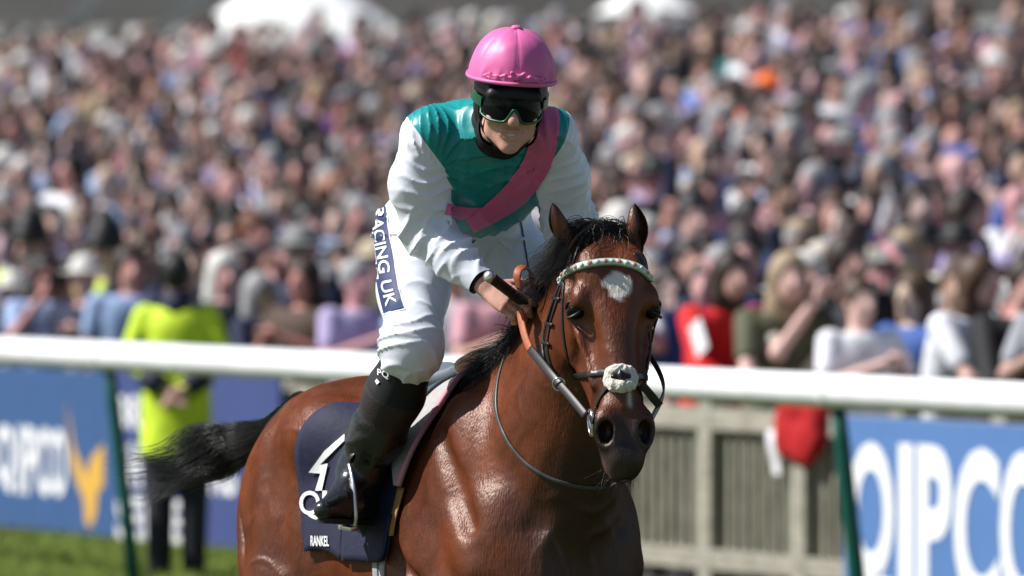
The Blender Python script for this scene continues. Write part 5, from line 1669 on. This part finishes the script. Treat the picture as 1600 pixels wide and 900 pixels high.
# ================================================================== TACK
M_STRAP = mat('black_bridle_leather', (.014, .011, .010), .38, noise=.2, scale=60, bump=.0005, bscale=200, spec=.5)
M_REIN = mat('dark_rein_leather', (.017, .014, .013), .45, noise=.25, scale=60, spec=.4)
M_GREYST = mat('grey_worn_leather', (.055, .053, .055), .45, noise=.2, scale=60, spec=.5)
M_RUBBER = mat('orange_rubber', (.33, .085, .030), .55, noise=.15, scale=80, bump=.001, bscale=260)
def ribbon3(P, N, width, thick, name, m, parent, smooth=True):
    P = np.asarray(P, float); N = np.asarray(N, float)
    for _ in range(2): N[1:-1] = (N[:-2] + N[1:-1] * 2 + N[2:]) / 4
    T = np.gradient(P, axis=0); T /= np.linalg.norm(T, axis=1)[:, None]
    S = np.cross(T, N); S /= np.linalg.norm(S, axis=1)[:, None]; N = np.cross(S, T)
    w = np.broadcast_to(np.asarray(width, float), (len(P),))
    prof = [(-1, 0), (-1, .7), (-.8, 1), (.8, 1), (1, .7), (1, 0)]
    k = len(prof); V = []
    for i in range(len(P)):
        for a, b in prof: V.append(P[i] + S[i] * a * w[i] / 2 + N[i] * (b * thick - .001))
    F = [(i * k + j, i * k + (j + 1) % k, (i + 1) * k + (j + 1) % k, (i + 1) * k + j) for i in range(len(P) - 1) for j in range(k)]
    F += [tuple(range(k))[::-1], tuple(range((len(P) - 1) * k, len(P) * k))]
    return link(name, mesh_np(name, V, F), m, parent, smooth)
def px_line(line, n, bvh=None, off=.001, d=None):
    L = spline([(x, y, 0) for x, y in line], n)[:, :2]
    P = []; N = []
    for x, y in L:
        h, nn_ = cam_hit(x, y, bvh or horse_bvh)
        P.append(None if h is None else np.array(h + nn_ * off)); N.append(None if h is None else np.array(nn_))
    good = [i for i in range(n) if P[i] is not None]
    P2 = np.array([np.interp(range(n), good, [P[i][j] for i in good]) for j in range(3)]).T
    N2 = np.array([np.interp(range(n), good, [N[i][j] for i in good]) for j in range(3)]).T
    for _ in range(2): P2[1:-1] = (P2[:-2] + 2 * P2[1:-1] + P2[2:]) / 4
    return P2, N2
def strap_px(name, line, w, m, parent, n=24, off=.001, thick=.004):
    P, N = px_line(line, n, off=off)
    return ribbon3(P, N, w, thick, name, m, parent)
def strap_hd(name, pts, w, m, parent, n=26, off=.001, thick=.004):
    """strap through points of the head frame, laid on the skin"""
    L = spline([hd(*p) for p in pts], n); P = []; N = []
    for p in L:
        h, nn_ = near(p); P.append(np.array(h + nn_ * off)); N.append(np.array(nn_))
    P = np.array(P)
    for _ in range(3): P[1:-1] = (P[:-2] + 2 * P[1:-1] + P[2:]) / 4
    return ribbon3(P, N, w, thick, name, m, parent)

bridle = empty('bridle', tuple(POLL))
tag(bridle, "black leather racing bridle with sheepskin noseband on the horse's head", 'bridle')
# browband: white band with a green edge, round studs along it
BB = [(877, 444), (882, 432), (900, 419), (935, 411), (968, 411), (995, 418), (1010, 430), (1014, 440)]
M_BAND = mat('white_browband', (.70, .70, .62), .5)
M_BGREEN = mat('green_piping', (.22, .36, .24), .5)
bbP, bbN = px_line(BB, 60, off=.003)
browband = ribbon3(bbP, bbN, .020, .006, 'browband', M_BGREEN, bridle)
ribbon3(bbP + bbN * .003, bbN, .0145, .005, 'band_face', M_BAND, browband)
pinkst = mat('pink_stud', (.50, .24, .20), .35); bluest = mat('pale_stud', (.45, .55, .58), .25)
cum = np.concatenate([[0], np.cumsum(np.linalg.norm(np.diff(bbP, axis=0), axis=1))]); cnt_ = 19
for k in range(cnt_):
    s = cum[-1] * (k + .5) / cnt_; c = np.array([np.interp(s, cum, bbP[:, j]) for j in range(3)]); nn_ = nrm([np.interp(s, cum, bbN[:, j]) for j in range(3)])
    bm = bmesh.new(); bmesh.ops.create_uvsphere(bm, u_segments=10, v_segments=6, radius=.0062)
    q = Vector(nn_).to_track_quat('Z', 'Y').to_matrix()
    for v in bm.verts: v.co = Vector(c + nn_ * .0085) + q @ Vector((v.co.x, v.co.y, v.co.z * .5))
    e = bpy.data.meshes.new('stud'); bm.to_mesh(e); bm.free()
    link('stud', e, pinkst if k % 2 else bluest, browband)
# near and off side straps
strap_px('headpiece', [(893, 398), (886, 420), (880, 440)], .020, M_STRAP, bridle)
strap_px('headpiece', [(993, 396), (1006, 416), (1013, 436)], .018, M_STRAP, bridle)
strap_px('cheekpiece', [(880, 440), (872, 468), (861, 505), (855, 545), (866, 588), (893, 622), (914, 648)], .0155, M_STRAP, bridle, 40, thick=.005)
strap_px('cheekpiece', [(878, 444), (866, 476), (855, 512), (850, 540), (853, 565)], .011, M_STRAP, bridle, 30, off=.005)
strap_px('noseband_headpiece', [(881, 442), (879, 475), (880, 515), (886, 555), (898, 588)], .0115, M_STRAP, bridle, 34)
strap_px('noseband', [(898, 588), (912, 586), (930, 584), (948, 583), (966, 590)], .0170, M_STRAP, bridle, 26, off=.002, thick=.005)
strap_px('lower_noseband', [(966, 596), (950, 606), (938, 624), (930, 646), (927, 662)], .0120, M_STRAP, bridle, 24, off=.002, thick=.005)
strap_px('noseband', [(968, 590), (985, 588), (1000, 588), (1012, 592)], .0160, M_STRAP, bridle, 20, off=.002, thick=.005)
strap_hd('cheekpiece', [(.06, -.02, .12), (.14, -.03, .14), (.24, -.03, .12), (.34, -.035, .10), (.43, -.04, .09)], .0150, M_STRAP, bridle, 40, thick=.005)
strap_hd('noseband_headpiece', [(.06, -.0, .12), (.15, -.01, .14), (.24, -.0, .12), (.33, .0, .10)], .0115, M_STRAP, bridle, 34)
strap_hd('lower_noseband', [(.37, .06, .02), (.40, .03, .07), (.43, -.03, .08), (.45, -.08, .05), (.455, -.10, 0), (.45, -.08, -.05), (.43, -.03, -.08)], .0120, M_STRAP, bridle, 40, off=.002)
strap_hd('throatlatch', [(.03, -.05, .12), (.10, -.16, .10), (.13, -.24, .03), (.13, -.24, -.03), (.10, -.16, -.10), (.03, -.05, -.12)], .012, M_STRAP, bridle, 40)
strap_hd('headpiece', [(.03, -.0, -.12), (-.03, -.04, -.08), (-.05, -.05, 0), (-.03, -.04, .08), (.03, .0, .12)], .022, M_STRAP, bridle, 40)
for (x, y) in ((861, 506), (856, 536), (872, 466)):
    P, N = px_line([(x - 5, y), (x + 6, y + 2)], 4, off=.006)
    ribbon3(P, N, .0085, .0045, 'keeper', M_STRAP, bridle)
# loose strap end sticking out on the far side
c0 = A3(1003, 601, 19.16); c1 = A3(1031, 634, 19.19)
dv = nrm(c1 - c0); sv = nrm(np.cross(dv, (0, -1, 0)))
MB().box((c0 + c1) / 2, (np.linalg.norm(c1 - c0) / 2, .0105, .004), dv, sv, np.cross(dv, sv), bev=.0015).build('strap_end', M_STRAP, bridle, True)
MB().tube([Vector(A3(1014, 520, 19.22)), Vector(A3(1017, 545, 19.2)), Vector(A3(1011, 580, 19.17)), Vector(A3(1007, 604, 19.16))], .0028, 8).build('loose_strap', M_STRAP, bridle, True)
# sheepskin roll where the noseband crosses: thick curled wool round a black pad
M_WOOL = mat('sheepskin', (.62, .58, .50), .95, noise=.25, scale=110, sheen=.4, bump=.003, bscale=240)
M_PAD = mat('black_pad', (.008, .008, .009), .35)
h0, n0 = cam_hit(969, 592, horse_bvh); h0 = np.array(h0); n0 = np.array(n0)
ex = nrm(hl - n0 * (hl @ n0)); ey = np.cross(n0, ex); ey = ey if ey[2] > 0 else -ey
g = Field()
rg2 = np.random.default_rng(21)
for k in range(26):
    a = 2 * math.pi * k / 26 + rg2.normal() * .1
    ra, rb = .0275 + rg2.normal() * .003, .0225 + rg2.normal() * .002
    if ey[2] * math.sin(a) > .85: rb *= .92
    g.ell(h0 + ex * ra * math.cos(a) + ey * rb * math.sin(a) + n0 * (.009 + .003 * rg2.random() - .016 * math.cos(a)**2), np.array((.0125, .0125, .0115)) * rg2.uniform(.65, 1.3), (ex, ey, n0), .006)
V, F = g.mesh(.0022, lambda P: -.0036 * ridge(P * 62) - .0026 * noise3(P * 150), 0)
fluff = link('sheepskin', mesh_np('sheepskin', V, F), M_WOOL, bridle)
g = Field(); g.ell(h0 + n0 * .010, (.019, .014, .012), (ex, ey, n0), .005); g.cone(h0 + n0 * .016 - ex * .018, h0 + n0 * .016 + ex * .018, .008, .008, .006); g.cone(h0 + n0 * .02 - ey * .012, h0 + n0 * .02 + ey * .012, .006, .006, .006)
V, F = g.mesh(.0025, None, 1); link('noseband_pad', mesh_np('noseband_pad', V, F), M_PAD, bridle)
# bit: ring, cheek bar and mouthpiece on each side
M_STEEL = mat('bit_steel', (.60, .61, .62), .18, metal=1.0)
for s in (-1, 1):
    c = hd(.455, -.035, s * .086); q, nn_ = near(c); nn_ = np.array(nn_); c = np.array(q) + nn_ * .008
    e1 = nrm(HA - nn_ * (HA @ nn_)); e2 = np.cross(nn_, e1)
    pts = []
    for k in range(29):
        a = 2 * math.pi * k / 28; x, y = .034 * math.cos(a), .026 * math.sin(a)
        pts.append(Vector(c + e1 * x + e2 * y))
    MB().tube(pts, .0040, 8, cap=False).build('bit_ring', M_STEEL, bridle, True)
    MB().tube([Vector(c - e1 * .034), Vector(c + e1 * .034)], .0052, 8).build('bit_bar', M_STEEL, bridle, True)
# reins: worn grey leather near the bit, orange rubber in the hand
ringR = np.array(near(hd(.455, -.035, -.086))[0]); ringL = np.array(near(hd(.455, -.035, .086))[0])
RP = [A3(916, 650, 19.17), A3(893, 622, 19.22), A3(865, 590, 19.28), A3(843, 563, 19.36), A3(829, 546, 19.42)]
P = spline(RP, 30); N = np.tile(nrm((-.45, -.85, .2)), (30, 1))
def lift(P, o):                      # keep a strap clear of the horse it lies on
    out = []
    for p in P:
        q, nn_ = near(p); q = np.array(q); nn_ = np.array(nn_); dpt = (p - q) @ nn_
        out.append(p if dpt > o else q + nn_ * o)
    out = np.array(out)
    for _ in range(2): out[1:-1] = (out[:-2] + 2 * out[1:-1] + out[2:]) / 4
    return out
P = lift(P, .006)
rein = ribbon3(P, N, .0215, .005, 'rein', M_REIN, bridle)
RP2 = [P[-1], A3(821, 526, 19.47), A3(816, 505, 19.51), A3(813, 486, 19.54)]
P2 = lift(spline(RP2, 20), .006)
ribbon3(P2, np.tile(nrm((-.5, -.82, .1)), (20, 1)), .0200, .006, 'rein_grip', M_RUBBER, bridle)
LOOP = [A3(812, 452, 19.53), A3(808, 432, 19.52), A3(812, 420, 19.53), A3(822, 419, 19.55), A3(829, 430, 19.57), A3(832, 448, 19.58)]
ribbon3(spline(LOOP, 26), np.array([nrm(x) for x in np.stack([np.linspace(-.9, .9, 26), np.full(26, -.7), np.sin(np.linspace(0, math.pi, 26)) * .9], 1)]), .0220, .004, 'rein_loop', M_RUBBER, bridle)
ribbon3(lift(spline([A3(832, 452, 19.58), A3(845, 438, 19.60), A3(858, 425, 19.62), hp(.40, .05, 1.85)], 16), .004), np.tile((-.3, -.8, .5), (16, 1)), .015, .005, 'rein_grip', M_RUBBER, bridle)
LP = spline([hp(.40, .08, 1.83), hp(.52, .16, 1.72), hp(.66, .17, 1.60), ringL + hl * .02], 30)
ribbon3(lift(LP, .006), np.tile(HL_ * .9 + HF * .3, (30, 1)), .0215, .005, 'rein', M_REIN, bridle)
for (x, y, d) in ((857, 582, 19.27),):
    q, nn_ = cam_hit(x, y, horse_bvh); c = np.array(P[12]) + nrm((-.45, -.85, .2)) * .004
    e1 = nrm((.5, 0, -.8)); e2 = nrm((.75, -.3, .5))
    MB().tube([Vector(c + (e1 * math.cos(a) + e2 * math.sin(a)) * .016) for a in np.linspace(0, 2 * math.pi, 21)], .0026, 8, cap=False).build('martingale_ring', M_STEEL, bridle, True)
# neck strap
ns = empty('neck_strap', tuple(hp(.3, 0, 1.5)))
tag(ns, "thin grey neck strap hanging round the base of the horse's neck", 'strap')
Pn, Nn_ = px_line([(806, 527), (790, 556), (778, 598), (776, 640), (787, 676), (804, 704), (830, 730), (872, 752), (930, 762), (980, 748)], 80, off=.002)
ribbon3(Pn, Nn_, .0100, .004, 'strap', M_GREYST, ns)

# ------------------------------------------------------------------ saddle cloth, pads, saddle
def flank(u, w, off, side=-1):
    """point on the barrel at (u, height w), pushed out by off; over the back it follows the topline"""
    o = Vector(hp(u, side * .8, w)); d = Vector(-side * HL_)
    h = horse_bvh.ray_cast(o, d)
    if h[0] is None: return None
    return h[0], h[1]
def wrap(u, s, off, side=-1):
    """s = metres measured down from the backbone along a round about the barrel axis"""
    a = s / .30
    axis = hp(u, 0, 1.26)
    dr = Vector(side * HL_ * math.sin(a) + UP * math.cos(a))
    h = horse_bvh.ray_cast(Vector(axis) + dr * .9, -dr)
    return np.array(h[0] + h[1] * off), np.array(h[1])
def sheet(name, us, ss, m, parent, off=.008, thick=.004, edge=None, wave=.004, seed=0, side=-1, smooth=True):
    """cloth lying on the horse; edge(i,s)-> list of u for each s lets the outline curve"""
    nr_, nc_ = len(ss), len(us[0])
    Pt = np.zeros((nr_, nc_, 3)); Nt = np.zeros((nr_, nc_, 3))
    for i, s in enumerate(ss):
        for j, u in enumerate(us[i]):
            Pt[i, j], Nt[i, j] = wrap(u, s, off, side)
    for _ in range(3):
        Pt[1:-1, :] = (Pt[:-2] + 2 * Pt[1:-1] + Pt[2:]) / 4; Pt[:, 1:-1] = (Pt[:, :-2] + 2 * Pt[:, 1:-1] + Pt[:, 2:]) / 4
    w_ = noise3(np.concatenate([Pt.reshape(-1, 3) * np.array([7, 7, 2.2]) + seed])).reshape(nr_, nc_)
    Pt = Pt + Nt * (wave * (w_ + .4) * np.linspace(.2, 1, nr_)[:, None])[..., None]
    top = Pt + Nt * thick
    V = np.concatenate([top.reshape(-1, 3), Pt.reshape(-1, 3)]); n = nr_ * nc_; F = []
    for i in range(nr_ - 1):
        for j in range(nc_ - 1):
            a = i * nc_ + j; q = (a, a + nc_, a + nc_ + 1, a + 1)
            F.append(q); F.append(tuple(n + k for k in q[::-1]))
    ring = [j for j in range(nc_)] + [i * nc_ + nc_ - 1 for i in range(1, nr_)] + [(nr_ - 1) * nc_ + j for j in range(nc_ - 2, -1, -1)] + [i * nc_ for i in range(nr_ - 2, 0, -1)]
    for k in range(len(ring)):
        a, b_ = ring[k], ring[(k + 1) % len(ring)]
        F.append((a, b_, n + b_, n + a))
    o = link(name, mesh_np(name, V, np.array(F)), m, parent, smooth)
    return o, top.reshape(-1, 3), np.array([(i * nc_ + j, (i + 1) * nc_ + j, (i + 1) * nc_ + j + 1, i * nc_ + j + 1) for i in range(nr_ - 1) for j in range(nc_ - 1)])
M_CLOTH = mat('navy_saddle_cloth', (.011, .012, .038), .75, noise=.12, scale=200, bump=.0022, bscale=40)
cloth = empty('saddle_cloth', tuple(hp(-.2, 0, 1.5)))
tag(cloth, "navy saddle cloth with white lettering under the jockey's boot", 'saddle cloth')
ss = np.linspace(-.005, .60, 40)
us = [np.linspace(.015 - .015 * (i / 39), -.25 - .305 * min(1, i / 24)**.6 + .04 * max(0, (i - 27) / 12), 30) for i in range(40)]
_, cvp, cfp = sheet('cloth', us, ss, M_CLOTH, cloth, off=.006, seed=2, wave=.007)
us2 = [list(np.linspace(.02, -.46, 20)) for i in range(24)]
sheet('cloth', us2, np.linspace(.005, .60, 24), M_CLOTH, cloth, off=.006, seed=3, side=1)
cloth_bvh = bvh_of(cvp, cfp)
# pocket along the lower edge and its seam
us3 = [np.linspace(-.235, -.512 + .0 * i, 14) for i in range(8)]
_, pvp, pfp = sheet('pocket', us3, np.linspace(.485, .603, 8), M_CLOTH, cloth, off=.013, seed=2, wave=.007, thick=.003)
us3 = [np.linspace(.0, -.225, 12) for i in range(8)]
sheet('pocket', us3, np.linspace(.485, .603, 8), M_CLOTH, cloth, off=.0135, seed=4, wave=.012, thick=.003)
pocket_bvh = bvh_of(pvp, pfp)
letters_on('lettering', cloth_bvh, 'Q', lambda x, y: (470 + 33 * x, 812 - 45 * y), M_WHITE, cloth, .006, .012, 2)
letters_on('lettering', cloth_bvh, 'I', lambda x, y: (507 + 7 * x, 809 - 42 * y), M_WHITE, cloth, .006, .0, 2)
letters_on('name_lettering', pocket_bvh, 'RANKEL', lambda x, y: (487 + 29 * x, 853 + .5 * x - 16 * y), M_WHITE, cloth, .004, .02, 1)
def polygon_on(name, bvh, pts, m, parent, off=.006, n=3):
    bm = bmesh.new(); f = bm.faces.new([bm.verts.new((x, y, 0)) for x, y in pts])
    bmesh.ops.triangulate(bm, faces=bm.faces[:])
    for _ in range(n):
        bmesh.ops.subdivide_edges(bm, edges=bm.edges[:], cuts=1, use_grid_fill=True); bmesh.ops.triangulate(bm, faces=bm.faces[:])
    bm.verts.index_update(); bad = []
    P = []
    for v in bm.verts:
        h_, n_ = cam_hit(v.co.x, v.co.y, bvh); P.append(None if h_ is None else h_ + n_ * off)
    F = [tuple(v.index for v in f.verts) for f in bm.faces if all(P[v.index] is not None for v in f.verts)]
    P = [p if p is not None else Vector(at(0, 0, 20)) for p in P]
    bm.free()
    used = sorted({i for f in F for i in f}); mp = {i: k for k, i in enumerate(used)}
    return link(name, mesh_np(name, [P[i] for i in used], [tuple(mp[i] for i in f) for f in F]), m, parent)
ZZ = [(300, 70), (185, 165), (92, 290), (163, 298), (133, 400), (172, 400), (206, 240), (158, 246), (300, 110)]
polygon_on('emblem', cloth_bvh, [(460 + x / 3.75, 660 + y / 3.75) for x, y in ZZ], M_WHITE, cloth, .006)

pad = empty('weight_pad', tuple(hp(-.02, 0, 1.6)))
tag(pad, 'pale grey weight pad with pink front edging under the saddle', 'saddle pad')
M_PADG = mat('pale_grey_pad', (.36, .35, .34), .65, noise=.1, scale=50, bump=.001, bscale=80)
M_PADP = mat('pink_edging', (.58, .26, .30), .6, noise=.08, scale=60)
M_BLUEG = mat('blue_grey_flap', (.055, .070, .085), .42, noise=.12, scale=50)
def tape(s, s1): return max(0., 1 - (s / s1)**3.0)
for sd_ in (-1, 1):
    S_ = np.linspace(-.004, .40, 30)
    fr_u = lambda s: .060 - .035 * (s / .40)
    sheet('pad', [np.linspace(fr_u(s) - .004, fr_u(s) - .015 - .13 * tape(s, .41), 12) for s in S_], S_, M_PADG, pad, off=.020, thick=.012, wave=.004, seed=6, side=sd_)
    sheet('edging', [np.linspace(fr_u(s) + .004, fr_u(s) - .006 - .012 * tape(s, .5), 6) for s in S_], S_, M_PADP, pad, off=.022, thick=.013, wave=.004, seed=6, side=sd_)
    S_ = np.linspace(.40, .54, 10)
    sheet('chamois', [np.linspace(.022, -.01, 5) for s in S_], S_, mat('tan_chamois', (.36, .19, .06), .8), pad, off=.010, thick=.004, wave=0, side=sd_)

saddle = empty('saddle', tuple(hp(-.15, 0, 1.6)))
tag(saddle, 'small dark racing saddle with steel stirrups beneath the jockey', 'saddle')
for sd_ in (-1, 1):
    S_ = np.linspace(.0, .36, 24)
    sheet('flap', [np.linspace(-.045 - .02 * s / .36, -.07 - .17 * tape(s, .37), 12) for s in S_], S_, M_BLUEG, saddle, off=.034, thick=.006, wave=.004, seed=8, side=sd_)
g = Field()
g.loft([[*hp(u, 0, w), *UP, *HL_, hu_, .05, hw_, 0, 2.2] for u, w, hu_, hw_ in ((.015, 1.655, .014, .02), (-.03, 1.640, .022, .05), (-.12, 1.610, .018, .085), (-.22, 1.600, .018, .115), (-.32, 1.612, .025, .125), (-.37, 1.620, .012, .09))], .02)
V, F = g.mesh(.007, None, 1); link('seat', mesh_np('seat', V, F), mat('grey_saddle_seat', (.16, .19, .22), .35), saddle)
g = Field(); g.ell(hp(.035, -.01, 1.655), (.05, .055, .028), (HF, HL_, UP), .02); g.ell(hp(.005, -.05, 1.635), (.045, .04, .025), (HF, HL_, UP), .02)
V, F = g.mesh(.006, lambda P: -.002 * ridge(P * 40), 1); link('withers_pad', mesh_np('withers_pad', V, F), mat('tan_foam', (.60, .38, .20), .8, noise=.15, scale=60), pad)
# stirrup irons and leathers
M_IRON = mat('bright_steel', (.66, .66, .65), .28, metal=.9)
for s, toe_, heel_, ank_ in ((-1, toeR, heelR, ankR), (1, toeL, heelL, ankL)):
    fd = nrm(toe_ - heel_); fd = nrm(fd - UP * (fd @ UP)); sd2 = nrm((.30, -.95, 0)) if s < 0 else np.cross(fd, UP)
    bc = heel_ * .48 + toe_ * .52 + UP * (-.034)
    pts = [bc - sd2 * .058, bc - sd2 * .066 + UP * .03, bc - sd2 * .050 + UP * .10, bc - sd2 * .018 + UP * .148, bc + UP * .158, bc + sd2 * .018 + UP * .148, bc + sd2 * .050 + UP * .10, bc + sd2 * .066 + UP * .03, bc + sd2 * .058]
    MB().tube([Vector(p) for p in spline(pts, 40)], .0058, 10).build('stirrup', M_IRON, saddle, True)
    MB().box(Vector(bc - UP * .006), (.060, .020, .006), sd2, fd, UP, bev=.002).build('stirrup_tread', M_IRON, saddle, True)
    topp = hp(-.05, s * .20, 1.56); q, nn_ = near(topp)
    LP = lift(spline([np.array(q) + np.array(nn_) * .05, hp(-.03, s * .36, 1.42), bc + UP * .16], 20), .04)
    ribbon3(LP, np.tile(s * HL_, (20, 1)), .016, .003, 'stirrup_leather', M_STRAP, saddle)
# girth: two webs with a buckle
girth = empty('girth', tuple(hp(-.06, 0, .85)))
tag(girth, "grey webbing girth with brass buckle strapped round the horse's belly", 'girth')
M_WEB = mat('grey_web', (.30, .31, .33), .7, noise=.15, scale=120, bump=.001, bscale=300)
for sd_ in (-1, 1):
    for u0 in (-.010, -.052):
        S_ = np.linspace(.50, .945, 24)
        sheet('web', [np.linspace(u0, u0 - .032, 5) for s in S_], S_, M_WEB, girth, off=.003, thick=.004, wave=0, side=sd_)
c, nn_ = wrap(-.040, .655, .010, -1); c2, _ = wrap(-.040, .70, .010, -1); e1 = nrm(c2 - c); e2 = np.cross(nn_, e1)
M_BRASS = mat('brass', (.35, .16, .06), .35, metal=.7)
MB().tube([Vector(c + e1 * a * .014 + e2 * b_ * .024) for a, b_ in ((-1, -1), (-1, 1), (1, 1), (1, -1), (-1, -1))], .004, 8).build('buckle', M_BRASS, girth, True)
